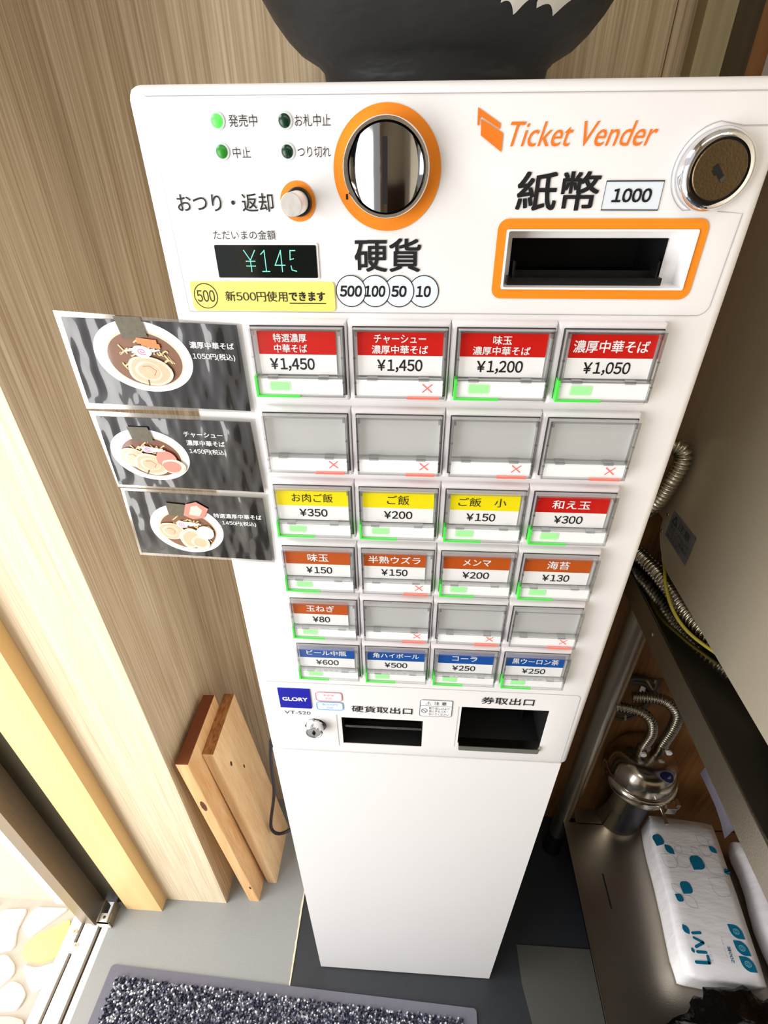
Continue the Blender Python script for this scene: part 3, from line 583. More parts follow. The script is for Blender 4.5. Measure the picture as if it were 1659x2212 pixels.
# door lock
kx, kz = 0.0060, 0.8115
bm = B(); lathe(bm, [(0.0122, 0.0), (0.0120, 0.0012), (0.0104, 0.0020), (0.0094, 0.0020), (0.0094, 0.0100), (0.0088, 0.0108), (0.0078, 0.0108), (0.0074, 0.0104), (0.0010, 0.0104)], (kx, 0, kz), 'y', 48); lk = obj('door_lock', bm, M_CHROME, root, smooth=30)
bm = B(); box(bm, kx - 0.0008, kx + 0.0008, -0.0112, -0.010, kz - 0.0034, kz + 0.0034); box(bm, kx - 0.0019, kx + 0.0017, -0.0112, -0.010, kz - 0.0012, kz + 0.0010); obj('keyhole', bm, M_BLACKM, lk)
# coin return tray
bm = B(); recess(bm, 0.0350, 0.1213, 0.7787, 0.8263, 0.0008, 0.054); tr = obj('coin_tray', bm, M_BLACKM, root)
bm = B(); box(bm, 0.0355, 0.1208, 0.010, 0.016, 0.7940, 0.7980); obj('tray_bar', bm, M_STEELB, tr, bevel=0.001)
bm = B(); box(bm, 0.0355, 0.1195, 0.022, 0.024, 0.8020, 0.8260); obj('tray_flap', bm, M_BLACK, tr, bevel=0.0006)
# ticket tray
bm = B(); recess(bm, 0.1604, 0.2488, 0.7902, 0.8538, 0.0015, 0.058); tr = obj('ticket_tray', bm, M_BLACKM, root)
bm = B(); prism(bm, rrect(0.1615, 0.2480, 0.7815, 0.7905, 0.002), -0.0035, 0.0); obj('tray_lip', bm, M_GREYLIP, tr, bevel=0.0004)
bm = B(); box(bm, 0.1612, 0.2485, -0.0038, 0.006, 0.7900, 0.7912); obj('tray_edge', bm, M_STEELB, tr)
bm = B()
for x in (0.1735, 0.2235): lathe(bm, [(0.0016, 0), (0.0015, 0.0006), (0.0005, 0.0008)], (x, 0.0565, 0.8055), 'y', 16)
obj('tray_screws', bm, M_STEELB, tr, smooth=True)
bm = B(); box(bm, 0.2330, 0.2334, 0.030, 0.057, 0.7905, 0.846); obj('tray_divider', bm, M_BLACK, tr)

# ================================================================== LAMINATED MENU CARDS
def card(name, label, outer, inner, bowl, kind, texts, y):
    """outer / inner: TL, TR, BR, BL in mm; small flat print layers on a thin laminated card"""
    O = [Vector(p) / 1000 for p in outer]
    rt = B(); A = [rt.verts.new((p.x, y + 0.0006, p.y)) for p in O]; C = [rt.verts.new((p.x, y + 0.0002, p.y)) for p in O]
    rt.faces.new(A[::-1]); rt.faces.new(C)
    for i in range(4): rt.faces.new([A[i], A[(i + 1) % 4], C[(i + 1) % 4], C[i]])
    bmesh.ops.recalc_face_normals(rt, faces=rt.faces[:])
    o = obj(name, rt, M_FILM, None, origin=((O[0].x + O[1].x) / 2, y, (O[0].y + O[2].y) / 2)); tag(o, label, 'menu card', 'laminated noodle menu cards')
    I = [Vector(p) / 1000 for p in inner]
    bm = B(); poly_y(bm, [(p.x, p.y) for p in I], y); pr = obj('printed_sheet', bm, M_PRINT, o)
    cx, cz, rx, rz = [v / 1000 for v in bowl]; tilt = math.radians(-9)
    ca, sa = math.cos(tilt), math.sin(tilt)
    lay = [0]
    def F(u, v): return (cx + rx * u * ca - rz * v * sa, cz + rx * u * sa + rz * v * ca)
    bm = B(); mats = []
    def put(pts, m):
        lay[0] += 1
        if m not in mats: mats.append(m)
        poly_y(bm, [F(*p) for p in pts], y - 0.00003 * lay[0], mats.index(m))
    def line(pts, w, m):
        lay[0] += 1
        if m not in mats: mats.append(m)
        ribbon_y(bm, [F(*p) for p in pts], w, y - 0.00003 * lay[0], False, mats.index(m))
    rnd = random.Random(sum(map(ord, kind)))
    put(circ(0, 0, 1, 1, 64), P_BOWL); put(circ(0.02, -0.04, 0.80, 0.80, 56), P_RIM); put(circ(0.03, -0.06, 0.755, 0.755, 56), P_SOUP if kind != 'pork' else P_SOUPD)
    def wig(x0, z0, L, a, w=0.0010):
        pts = []
        for k in range(9): t = k / 8; pts.append((x0 + L * t * math.cos(a) + 0.05 * math.sin(7 * t + x0 * 9) * math.sin(a), z0 + L * t * math.sin(a) + 0.06 * math.sin(7 * t + x0 * 9)))
        line(pts, w, P_NOOD)
    for k in range(30):
        a = rnd.uniform(0, 2 * PI); r = rnd.uniform(0.25, 0.60); wig(r * math.cos(a), -0.06 + r * math.sin(a) * 0.9, 0.24, rnd.uniform(-0.9, 0.9))
    def blob(u, v, a, b, seed=0, n=40):
        rr = random.Random(seed); ph = rr.uniform(0, 6)
        return [(u + a * math.cos(2 * PI * k / n) * (1 + 0.05 * math.sin(3 * 2 * PI * k / n + ph)), v + b * math.sin(2 * PI * k / n) * (1 + 0.06 * math.sin(2 * 2 * PI * k / n + ph))) for k in range(n)]
    def pork(u, v, a, b, seed):
        put(blob(u, v, a, b, seed), P_MEATL); put(blob(u, v, a * 0.86, b * 0.86, seed + 1), P_MEAT); put(blob(u - 0.02, v, a * 0.6, b * 0.6, seed + 2), P_MEATL); put(blob(u, v, a * 0.50, b * 0.50, seed + 3), P_MEAT)
        line([(u - a * .3, v + b * .25), (u, v + b * .35), (u + a * .3, v + b * .1), (u + a * .2, v - b * .25)], 0.0006, P_MEATD)
    nori = [(-0.50, 1.02), (0.02, 1.12), (0.14, 0.60), (-0.36, 0.46)]
    if kind == 'plain':
        put(nori, P_NORI); put([(-0.10, 0.54), (0.30, 0.56), (0.32, 0.40), (-0.08, 0.38)], P_MENMA); put([(0.0, 0.45), (0.36, 0.46), (0.38, 0.33), (0.0, 0.30)], P_MENMA)
        for k in range(7): line([(-0.36 + 0.05 * k, 0.10 + 0.04 * (k % 3)), (0.06 + 0.05 * k, 0.30 - 0.03 * (k % 2))], 0.0011, P_LEEK)
        pork(0.12, -0.36, 0.46, 0.44, 3); put(blob(0.0, 0.18, 0.19, 0.17, 8), P_FISH); fx, fz = 0.0, 0.18
        line([(0.08, -0.62), (0.09, -0.80)], 0.0008, P_SOUPD)
    elif kind == 'pork':
        put(nori, P_NORI); pork(-0.42, -0.18, 0.36, 0.38, 11); pork(0.02, -0.34, 0.44, 0.42, 12)
        put(blob(0.42, -0.02, 0.26, 0.34, 13), P_HAM); put(blob(0.60, -0.28, 0.30, 0.30, 14), P_MEATL); put(blob(0.56, -0.30, 0.24, 0.22, 15), P_HAM)
        for k in range(6): line([(-0.28 + 0.07 * k, 0.30 - 0.02 * k), (0.12 + 0.06 * k, 0.36 - 0.04 * (k % 2))], 0.0010, P_LEEK)
        put(blob(-0.02, 0.26, 0.15, 0.13, 16), P_FISH); fx, fz = -0.02, 0.26; line([(-0.05, -0.58), (-0.10, -0.78)], 0.0008, P_SOUPD)
    else:
        put([(-0.52, 1.00), (-0.02, 1.04), (0.06, 0.58), (-0.44, 0.52)], P_NORI); put([(-0.05, 0.60), (0.02, 1.06), (0.30, 1.22), (0.62, 1.02), (0.50, 0.62), (0.2, 0.50)], P_HAM); put([(0.10, 0.66), (0.16, 1.0), (0.32, 1.08), (0.46, 0.92), (0.38, 0.66)], P_MEATL)
        pork(-0.42, -0.16, 0.36, 0.36, 21); put(blob(0.10, -0.34, 0.30, 0.42, 22), P_MEATL); put(blob(0.12, -0.36, 0.22, 0.32, 23), P_MEAT); put(blob(0.38, -0.46, 0.26, 0.28, 24), P_MEATL); put(blob(0.36, -0.46, 0.18, 0.2, 25), P_MEAT)
        put(blob(0.52, 0.0, 0.24, 0.26, 26), P_EGG)
        for k in range(6): line([(-0.20 + 0.06 * k, 0.30 - 0.02 * k), (0.16 + 0.05 * k, 0.36 - 0.03 * (k % 2))], 0.0009, P_LEEK)
        put(blob(-0.10, 0.22, 0.15, 0.13, 27), P_FISH); fx, fz = -0.10, 0.22
    line([(fx + 0.10 * (t / 20) * math.cos(t * 0.6), fz + 0.09 * (t / 20) * math.sin(t * 0.6)) for t in range(3, 21)], 0.0006, P_SWIRL)
    obj('bowl_picture', bm, mats, pr)
    bm = B()
    for s, x0, x1, z0l, z1l, dz in texts:
        text_bm(bm, s, lambda u, v: ((x0 + (x1 - x0) * u) / 1000, y - 0.0001, (z0l + (z1l - z0l) * v + dz * u) / 1000), 0.012)
    obj('lettering', bm, M_WHITEINK, pr)
    # adhesive tape strips that hold the card
    return o
card('menu_card', 'top laminated black menu card with a noodle bowl photo priced 1050 yen', ((-126.1, 1241.0), (-6.4, 1233.6), (-6.6, 1174.2), (-126.4, 1174.9)), ((-122.1, 1237.1), (-9.7, 1233.0), (-9.4, 1175.4), (-123.1, 1179.2)),
     (-75.2, 1212, 32.5, 23.4), 'plain', [('濃厚中華そば', -42.5, -13.6, 1218.2, 1222.6, -0.8), ('1050円(税込)', -41.8, -14.0, 1210.6, 1215.4, -0.8)], -0.0020)
card('menu_card', 'middle laminated black menu card with a bowl covered in pork slices', ((-125.0, 1173.6), (-7.0, 1169.6), (-7.6, 1108.8), (-122.5, 1111.1)), ((-121.3, 1169.8), (-10.9, 1167.2), (-8.9, 1109.6), (-121.3, 1113.3)),
     (-89.6, 1139.4, 29.0, 20.8), 'pork', [('チャーシュー', -60.6, -32.4, 1155.0, 1159.2, -0.8), ('濃厚中華そば', -60.0, -32.0, 1148.2, 1152.6, -0.8), ('1450円(税込)', -59.2, -32.2, 1141.0, 1145.8, -0.8)], -0.0026)
card('menu_card', 'bottom laminated black menu card with a bowl topped with a whole egg', ((-121.6, 1109.6), (-6.9, 1107.1), (-9.6, 1039.6), (-124.2, 1043.3)), ((-119.2, 1107.2), (-11.2, 1103.6), (-11.6, 1042.0), (-122.0, 1046.2)),
     (-77.3, 1072.2, 29.6, 23.6), 'egg', [('特選濃厚中華そば', -52.8, -14.4, 1084.2, 1088.6, -0.9), ('1450円(税込)', -47.0, -19.8, 1077.0, 1081.8, -0.8)], -0.0020)

# ================================================================== BLACK POT ON TOP
POT = (0.1105, 0.150)
bm = B(); lathe(bm, [(0.0700, 0.0), (0.0755, 0.003), (0.0765, 0.010), (0.0775, 0.0165), (0.0815, 0.0205), (0.0930, 0.0265), (0.1010, 0.0335), (0.1090, 0.043), (0.1180, 0.057), (0.1255, 0.075), (0.131, 0.098), (0.133, 0.125), (0.129, 0.155), (0.117, 0.182), (0.098, 0.200), (0.090, 0.206), (0.092, 0.214), (0.086, 0.216), (0.080, 0.205)], (POT[0], POT[1], MZ), 'z', 96)
pot = obj('black_pot', bm, M_JARG, None, smooth=True, origin=(POT[0], POT[1], MZ)); tag(pot, 'large round black ceramic pot standing on top of the ticket machine', 'pot')
def potr(h):
    pr = [(0.0815, 0.0205), (0.0930, 0.0265), (0.1010, 0.0335), (0.1090, 0.043), (0.1180, 0.057), (0.1255, 0.075), (0.131, 0.098), (0.133, 0.125)]
    for (r0, h0), (r1, h1) in zip(pr, pr[1:]):
        if h0 <= h <= h1: return r0 + (r1 - r0) * (h - h0) / (h1 - h0)
    return pr[-1][0]
bm = B()
for a0, a1, hb in ((-72, -62, 0.0315), (-60, -47, 0.0325)):
    n = 16; L = []
    for k in range(n + 1):
        t = k / n; a = math.radians(a0 + (a1 - a0) * t); hl = hb + 0.004 * abs(math.sin(5 * t + a0)) + 0.003 * (2 * t - 1) ** 2; col = []
        for q in range(5): hh = hl + (0.078 - hl) * q / 4; r = potr(hh) + 0.0008; col.append(bm.verts.new((POT[0] + r * math.cos(a), POT[1] + r * math.sin(a), MZ + hh)))
        L.append(col)
    for A, C in zip(L, L[1:]):
        for q in range(4): bm.faces.new([A[q], C[q], C[q + 1], A[q + 1]])
bmesh.ops.recalc_face_normals(bm, faces=bm.faces[:]); obj('brush_marking', bm, M_BRUSHW, pot, smooth=True)

# ================================================================== BOARDS AND POWER CORD
def board(label, xb, yb, xt, th, wd, ht, mside, mend, knots):
    """plank standing on end, leaning to the left; xb/xt = left side x at the bottom/top"""
    bm = B(); n = math.atan2(xb - xt, ht); cs = math.cos(n)
    dx, dz = th * cs, th * math.sin(n) * 0.6
    pts = [(xb, 0.0), (xb + dx, 0.0), (xt + dx, ht + dz), (xt, ht)]
    prism(bm, pts, yb, yb + wd, 'y')
    bmesh.ops.bevel(bm, geom=bm.edges[:], offset=0.0016, segments=2, profile=0.5, affect='EDGES')
    for f in bm.faces:
        f.normal_update()
        if f.normal.z > 0.8 or f.normal.z < -0.8: f.material_index = 1
    o = obj('wooden_board', bm, [mside, mend], None, origin=(xb + th / 2, yb + wd / 2, 0)); tag(o, label, 'board', 'boards leaning on the wall')
    kb = B()
    for face, u, z, a, b in knots:
        xl = xb + (xt - xb) * z / ht
        pts = [(math.cos(2 * PI * k / 20) * a * (1 + 0.1 * math.sin(3 * k)), math.sin(2 * PI * k / 20) * b) for k in range(20)]
        if face == 'f': kb.faces.new([kb.verts.new((xl + u + p + (xt - xb) / ht * q, yb - 0.0003, z + q)) for p, q in pts])
        else: kb.faces.new([kb.verts.new((xl + th + 0.0008 + (xt - xb) / ht * q, yb + u + p, z + q)) for p, q in pts])
    if knots: obj('knot', kb, M_KNOT, o)
board('knotty cedar board with dark brown end grain leaning directly on the wood wall', -0.2195, 0.103, -0.2585, 0.0215, 0.130, 0.527, M_CEDAR, M_ENDD, [('f', 0.011, 0.40, 0.0045, 0.016), ('f', 0.017, 0.07, 0.002, 0.006)])
board('pale cedar board with ringed end grain leaning between the other board and the machine', -0.1890, 0.139, -0.2345, 0.0205, 0.120, 0.497, M_CEDAR2, M_ENDL, [('s', 0.03, 0.42, 0.003, 0.006), ('s', 0.06, 0.36, 0.002, 0.005)])
bm = B(); tube(bm, [(-0.0505, 0.235, 0.50), (-0.09, 0.215, 0.50), (-0.128, 0.195, 0.475), (-0.1372, 0.19, 0.44), (-0.1445, 0.19, 0.373), (-0.150, 0.19, 0.29), (-0.1690, 0.188, 0.185), (-0.1735, 0.187, 0.150), (-0.1705, 0.187, 0.130), (-0.160, 0.187, 0.122), (-0.138, 0.189, 0.135), (-0.09, 0.21, 0.16), (-0.0505, 0.235, 0.17)], 0.0034, step=0.006, n=8)
tag(obj('power_cord', bm, M_CORD, None, smooth=True, origin=(-0.046, 0.235, 0.5)), 'black power cord hanging in a loop from the left side of the machine', 'cord')
# grey vinyl floor sheets and their torn edge
bm = B(); box(bm, -0.499, -0.1052, -0.9, 0.318, 0.0, 0.002); fs = obj('floor_sheet', bm, M_SHEET, None, origin=(-0.3, -0.2, 0)); tag(fs, 'grey vinyl floor sheet between the door sill and the machine', 'floor covering')
bm = B(); n = 90; V0 = []; V1 = []
for k in range(n + 1):
    yy = -0.30 + 0.62 * k / n; V0.append(bm.verts.new((-0.1062 - random.random() * 0.0016, yy, 0.00215))); V1.append(bm.verts.new((-0.1040 + random.random() * 0.0005, yy, 0.00205)))
for k in range(n): bm.faces.new([V0[k], V1[k], V1[k + 1], V0[k + 1]])
obj('torn_edge', bm, M_TORN, fs)
bm = B(); prism(bm, [(0.340, 0.06), (0.3415, 0.0), (0.3525, -0.06), (0.372, -0.4), (1.9, -0.4), (1.9, 0.06)], 0.0, 0.002, 'z'); tag(obj('floor_sheet', bm, mat('shaded vinyl sheet', srgb(74, 73, 68), 0.6, var=0.08, vscale=420), None, origin=(0.8, -0.2, 0)), 'grey vinyl floor sheet in the shade under the steel table', 'floor covering')  # same grey vinyl, the shade by the table put into its darker colour
# ---- entrance mat
mat_o = empty('entrance_mat', (-0.10, -0.25, 0.002), 'grey and navy tufted entrance mat with rubber border on the floor', 'mat')
rot = Matrix.Translation((-0.461, -0.018, 0)) @ Matrix.Rotation(math.radians(-1.95), 4, 'Z')
bm = B(); prism(bm, rrect(0, 0.712, -0.48, 0, 0.006), 0.002, 0.0050, 'z'); bmesh.ops.transform(bm, matrix=rot, verts=bm.verts); obj('rubber_border', bm, M_RUBBER, mat_o)
vs, fs_, mi = [], [], []
rnd = random.Random(3)
nx, ny = 160, 102
for a in range(nx):
    for b_ in range(ny):
        x = 0.021 + 0.67 * (a + rnd.uniform(-.4, .4)) / nx; yv = -0.019 - 0.44 * (b_ + rnd.uniform(-.4, .4)) / ny
        hgt = rnd.uniform(0.004, 0.0085); r = rnd.uniform(0.0018, 0.0031); tx = rnd.uniform(-.0025, .0025); ty = rnd.uniform(-.003, .002); i0 = len(vs); an = rnd.uniform(0, 1.5)
        for k in range(4): vs.append(rot @ Vector((x + r * math.cos(an + k * PI / 2), yv + r * math.sin(an + k * PI / 2), 0.0048)))
        for k in range(4): vs.append(rot @ Vector((x + tx + 0.7 * r * math.cos(an + k * PI / 2), yv + ty + 0.7 * r * math.sin(an + k * PI / 2), 0.0048 + hgt)))
        cls = rnd.choices((0, 1, 2), (0.48, 0.31, 0.21))[0]
        for f in ((0, 1, 5, 4), (1, 2, 6, 5), (2, 3, 7, 6), (3, 0, 4, 7), (4, 5, 6, 7)): fs_.append([i0 + q for q in f]); mi.append(cls)
me = bpy.data.meshes.new('pile'); me.from_pydata(vs, [], fs_)
for m in (M_PILE1, M_PILE2, M_PILE3): me.materials.append(m)
me.polygons.foreach_set('material_index', mi)
link('pile', me, mat_o)['kind'] = 'stuff'
# ---- door bracket at the foot of the jamb
bm = B(); box(bm, -0.5145, -0.4915, 0.0405, 0.0425, 0.002, 0.026); box(bm, -0.4935, -0.4915, 0.0405, 0.078, 0.002, 0.034); box(bm, -0.5145, -0.5125, 0.0405, 0.078, 0.002, 0.034); box(bm, -0.5145, -0.4915, 0.0405, 0.056, 0.024, 0.0262)
box(bm, -0.5145, -0.4915, 0.040, 0.0425, 0.002, 0.010)
br = obj('door_bracket', bm, mat('worn bracket steel', srgb(146, 138, 116), 0.45, 0.5, var=0.3, vscale=200), None, origin=(-0.503, 0.05, 0.002)); tag(br, 'small worn metal bracket at the foot of the sliding door frame', 'bracket')
bm = B(); box(bm, -0.5150, -0.4910, 0.0385, 0.0410, 0.006, 0.0275); box(bm, -0.5150, -0.4910, 0.0385, 0.0565, 0.0262, 0.0275); obj('bracket_plate', bm, M_SILL, br, bevel=0.0005)
bm = B(); lathe(bm, [(0.003, 0), (0.0028, 0.0008), (0.0008, 0.001)], (-0.504, 0.049, 0.0275), 'z', 16); obj('bracket_screw', bm, M_STEELB, br)
for k, (x, yv) in enumerate(((-0.5485, 0.0075), (-0.563, 0.030))):
    bm = B(); lathe(bm, [(0.0045, 0), (0.0043, 0.0012), (0.0020, 0.0014), (0.0018, 0.0006)], (x, yv, 0.0018), 'z', 20); o = obj('sill_screw', bm, M_STEELB, None, smooth=40, origin=(x, yv, 0.0018)); tag(o, ('round screw in the door sill beside the short track groove', 'outer screw in the door sill near the paving')[k], 'screw')
# ---- paving stones outside
STONES = [
 (M_STONEY, [(-0.602, 0.060), (-0.655, 0.030), (-0.676, 0.008), (-0.664, -0.012), (-0.625, -0.016), (-0.592, -0.004), (-0.588, 0.030)], 'yellow paving stone beside the door sill'),
 (M_STONE, [(-0.615, 0.078), (-0.690, 0.076), (-0.700, 0.040), (-0.672, 0.022)], 'white triangular paving stone touching the outside wall'),
 (M_STONE, [(-0.705, 0.072), (-0.755, 0.068), (-0.790, 0.040), (-0.775, 0.004), (-0.735, -0.010), (-0.690, 0.004), (-0.705, 0.034)], 'white paving stone left of the yellow one'),
 (M_STONE, [(-0.700, -0.006), (-0.672, -0.022), (-0.664, -0.038), (-0.690, -0.066), (-0.735, -0.072), (-0.752, -0.040), (-0.738, -0.016)], 'white paving stone with six sides at the picture edge'),
 (M_STONE, [(-0.658, -0.020), (-0.625, -0.024), (-0.590, -0.012), (-0.588, -0.048), (-0.612, -0.062), (-0.636, -0.042)], 'white paving stone below the yellow one'),
 (M_STONE, [(-0.662, -0.046), (-0.640, -0.050), (-0.620, -0.066), (-0.624, -0.088), (-0.690, -0.092), (-0.690, -0.074)], 'white paving stone touching the pink one'),
 (M_STONER, [(-0.630, -0.096), (-0.690, -0.100), (-0.720, -0.150), (-0.640, -0.170), (-0.592, -0.140), (-0.600, -0.100)], 'pale pink paving stone at the lower corner'),
 (M_STONE, [(-0.765, 0.000), (-0.800, 0.030), (-0.86, 0.02), (-0.86, -0.05), (-0.765, -0.045), (-0.748, -0.014)], 'white paving stone farthest from the door'),
 (M_STONE, [(-0.795, 0.05), (-0.77, 0.075), (-0.86, 0.078), (-0.87, 0.035)], 'small white paving stone against the outside wall')]
for m, pts, lab in STONES:
    bm = B(); prism(bm, pts, -0.036, -0.028, 'z'); bmesh.ops.bevel(bm, geom=[e for e in bm.edges if abs((e.verts[0].co - e.verts[1].co).z) > 0.004], offset=0.008, segments=4, profile=0.5, affect='EDGES', clamp_overlap=True)
    bmesh.ops.bevel(bm, geom=[e for e in bm.edges if e.verts[0].co.z > -0.03 and e.verts[1].co.z > -0.03], offset=0.0022, segments=2, profile=0.5, affect='EDGES', clamp_overlap=True)
    cxs = sum(p[0] for p in pts) / len(pts); cys = sum(p[1] for p in pts) / len(pts)
    tag(obj('paving_stone', bm, m, None, smooth=35, origin=(cxs, cys, -0.034)), lab, 'paving stone', 'paving stones outside the door')

# ================================================================== STEEL TABLE WITH SHELF
tb = empty('steel_table', (0.75, -0.05, 0), 'stainless steel kitchen table with a low shelf right of the ticket machine', 'table')
bm = B(); box(bm, 0.421, 1.15, -0.46, 0.280, 0.8215, 0.8260); obj('tabletop', bm, mat('dark mirror steel', srgb(118, 115, 110), 0.12, 1.0, bump=(1, 0.4, 1), bscale=14, bstr=0.05), tb, bevel=0.0015)
bm = B(); box(bm, 0.420, 0.4225, -0.46, 0.280, 0.785, 0.8225); box(bm, 0.420, 1.15, 0.2775, 0.280, 0.785, 0.8225); obj('apron', bm, M_STEEL, tb, bevel=0.0006)
bm = B(); lathe(bm, [(0.0035, 0), (0.0033, 0.0008), (0.001, 0.0012)], (0, 0, 0), 'y', 16)
bmesh.ops.transform(bm, matrix=Matrix.Translation((0.42, 0.158, 0.803)) @ Matrix.Rotation(-PI / 2, 4, 'Z'), verts=bm.verts); obj('apron_screw', bm, M_STEELB, tb, smooth=True)
for x, yv in ((0.447, 0.247), (1.10, 0.247), (0.447, -0.42), (1.10, -0.42)):
    bm = B(); lathe(bm, [(0.016, 0.05), (0.016, 0.8215)], (x, yv, 0), 'z', 32); lg = obj('leg', bm, M_STEEL, tb, smooth=40)
    bm = B(); lathe(bm, [(0.017, 0.0), (0.0205, 0.004), (0.0195, 0.03), (0.0165, 0.06), (0.0165, 0.075)], (x, yv, 0), 'z', 32); obj('foot', bm, M_BLACK, lg, smooth=40)
bm = B(); box(bm, 0.4435, 1.10, -0.42, 0.232, 0.1455, 0.150); box(bm, 0.4435, 0.4455, -0.42, 0.232, 0.1455, 0.1525); box(bm, 0.47, 1.10, 0.230, 0.262, 0.1455, 0.150); obj('under_shelf', bm, M_STEEL, tb, bevel=0.0008)
bm = B(); box(bm, 0.4975, 0.5005, 0.080, 0.138, 0.1496, 0.1503); obj('shelf_dark_line', bm, M_BLACKM, tb)  # thin dark line laid on the shelf plate
# steel cabinet standing on the table
fr = empty('steel_cabinet', (0.75, -0.1, 0.826), 'big satin steel kitchen appliance standing on the steel table', 'appliance')
bm = B(); prism(bm, [(0.262, 0.905), (0.262, 1.75), (-0.30, 1.75), (-0.30, 0.864), (0.205, 0.864), (0.228, 0.868), (0.246, 0.880), (0.257, 0.892)], 0.4402, 1.12, 'x'); obj('side_panel', bm, M_STEELP, fr, bevel=0.0012)
bm = B(); box(bm, 0.4425, 1.12, 0.2625, 0.312, 0.912, 1.75); obj('back_panel', bm, M_STEELP, fr, bevel=0.003)
for x, yv in ((0.50, 0.20), (1.06, 0.20), (0.50, -0.24), (1.06, -0.24)):
    bm = B(); lathe(bm, [(0.018, 0.826), (0.018, 0.834), (0.010, 0.838), (0.010, 0.866)], (x, yv, 0), 'z', 24); obj('foot', bm, M_BLACK, fr, smooth=40)
bm = B(); v = [bm.verts.new((0.4396, a, b_)) for a, b_ in ((0.243, 0.941), (0.180, 0.944), (0.180, 0.902), (0.243, 0.902))]; bm.faces.new(v); lb = obj('warning_label', bm, M_LABELG, fr)
bm = B()
def lx_(u, v): return (0.4392, 0.243 - 0.063 * u, 0.902 + 0.0405 * v)
text_bm(bm, '注意', lambda u, v: lx_(0.34 + 0.5 * u, 0.66 + 0.26 * v))
for k, s in enumerate(('手を入れないで', 'ください感電の', 'おそれあり')): text_bm(bm, s, lambda u, v: lx_(0.08 + (0.84 if k < 2 else 0.6) * u, 0.42 - 0.18 * k + 0.14 * v))
tri = [(0.06, 0.62), (0.30, 0.62), (0.18, 0.94)]; tri2 = [(0.11, 0.66), (0.25, 0.66), (0.18, 0.85)]
A_ = [bm.verts.new(lx_(*p)) for p in tri]; B_ = [bm.verts.new(lx_(*p)) for p in tri2]
for i in range(3): bm.faces.new([A_[i], A_[(i + 1) % 3], B_[(i + 1) % 3], B_[i]])
obj('lettering', bm, M_INK, lb)
for z in (0.927, 0.9): 
    bm = B(); lathe(bm, [(0.0025, 0), (0.0022, 0.0006), (0.0008, 0.0008)], (0, 0, 0), 'y', 14); bmesh.ops.transform(bm, matrix=Matrix.Translation((0.4402, 0.2545, z)) @ Matrix.Rotation(-PI / 2, 4, 'Z'), verts=bm.verts); obj('panel_screw', bm, M_STEELB, fr, smooth=True)
# flexible hoses beside the machine
bm = B(); tube(bm, [(0.408, 0.285, 0.86), (0.428, 0.290, 0.842), (0.441, 0.262, 0.8385), (0.448, 0.234, 0.8385), (0.4535, 0.196, 0.838), (0.458, 0.160, 0.838), (0.467, 0.130, 0.838), (0.485, 0.09, 0.838), (0.51, 0.04, 0.838)], 0.0098, n=14, rib=0.0022, pitch=0.0058)
tag(obj('flexible_hose', bm, M_HOSE, None, smooth=True, origin=(0.45, 0.2, 0.828)), 'corrugated metal hose lying on the steel table under the appliance', 'hose')
bm = B(); tube(bm, [(0.405, 0.285, 0.845), (0.410, 0.275, 0.90), (0.421, 0.255, 0.945), (0.4265, 0.247, 0.985), (0.4285, 0.244, 1.008), (0.4265, 0.246, 1.023), (0.417, 0.250, 1.029), (0.405, 0.257, 1.024), (0.393, 0.268, 1.00), (0.385, 0.282, 0.96), (0.382, 0.285, 0.86)], 0.0090, n=14, rib=0.0018, pitch=0.0056)
tag(obj('flexible_hose', bm, M_HOSE, None, smooth=True, origin=(0.41, 0.26, 0.9)), 'corrugated metal hose bent into a hook behind the machine edge', 'hose')
bm = B(); tube(bm, [(0.453, 0.252, 0.858), (0.4475, 0.229, 0.855), (0.4415, 0.204, 0.848), (0.4395, 0.175, 0.840), (0.4435, 0.150, 0.834), (0.452, 0.128, 0.832), (0.470, 0.10, 0.832)], 0.0022, step=0.004, n=8)
tag(obj('ground_wire', bm, M_WIREY, None, smooth=True, origin=(0.445, 0.17, 0.83)), 'yellow green earth wire crossing the corrugated metal hose', 'wire')
bm = B(); tube(bm, [(0.4905, 0.286, 0.150), (0.4915, 0.287, 0.45), (0.4925, 0.287, 0.80)], 0.0048, step=0.05, n=12)
tag(obj('thin_pipe', bm, mat('tan pipe', srgb(176, 150, 116), 0.35, 0.3), None, smooth=True, origin=(0.49, 0.286, 0.15)), 'thin tan upright pipe close behind the steel table leg', 'pipe')
# ---- water filter canister on the shelf
JX, JY = 0.5620, 0.2560
ft = empty('water_filter', (JX, JY, 0.150), 'stainless steel water filter canister with clamp lid on the shelf', 'water filter')
bm = B(); lathe(bm, [(0.0440, 0.150), (0.0465, 0.153), (0.0465, 0.296), (0.0490, 0.302)], (JX, JY, 0), 'z', 64); obj('canister', bm, M_STEELB, ft, smooth=40)
bm = B(); lathe(bm, [(0.0590, 0.296), (0.0665, 0.299), (0.0690, 0.305), (0.0690, 0.317), (0.0670, 0.324), (0.0620, 0.326)], (JX + 0.004, JY, 0), 'z', 64); cl = obj('clamp_ring', bm, M_STEELB, ft, smooth=60)
bm = B(); box(bm, JX + 0.030, JX + 0.048, JY - 0.072, JY - 0.058, 0.300, 0.318); box(bm, JX + 0.050, JX + 0.058, JY - 0.064, JY - 0.050, 0.302, 0.316); lathe(bm, [(0.003, 0), (0.003, 0.03)], (JX + 0.022, JY - 0.066, 0.31), 'y', 10); obj('clamp_latch', bm, M_STEELB, cl, bevel=0.001)
bm = B(); lathe(bm, [(0.0625, 0.324), (0.0620, 0.340), (0.0580, 0.358), (0.0480, 0.370), (0.0290, 0.376), (0.004, 0.377)], (JX + 0.004, JY, 0), 'z', 64); ld = obj('lid', bm, M_STEELB, ft, smooth=60)
bm = B(); V = []
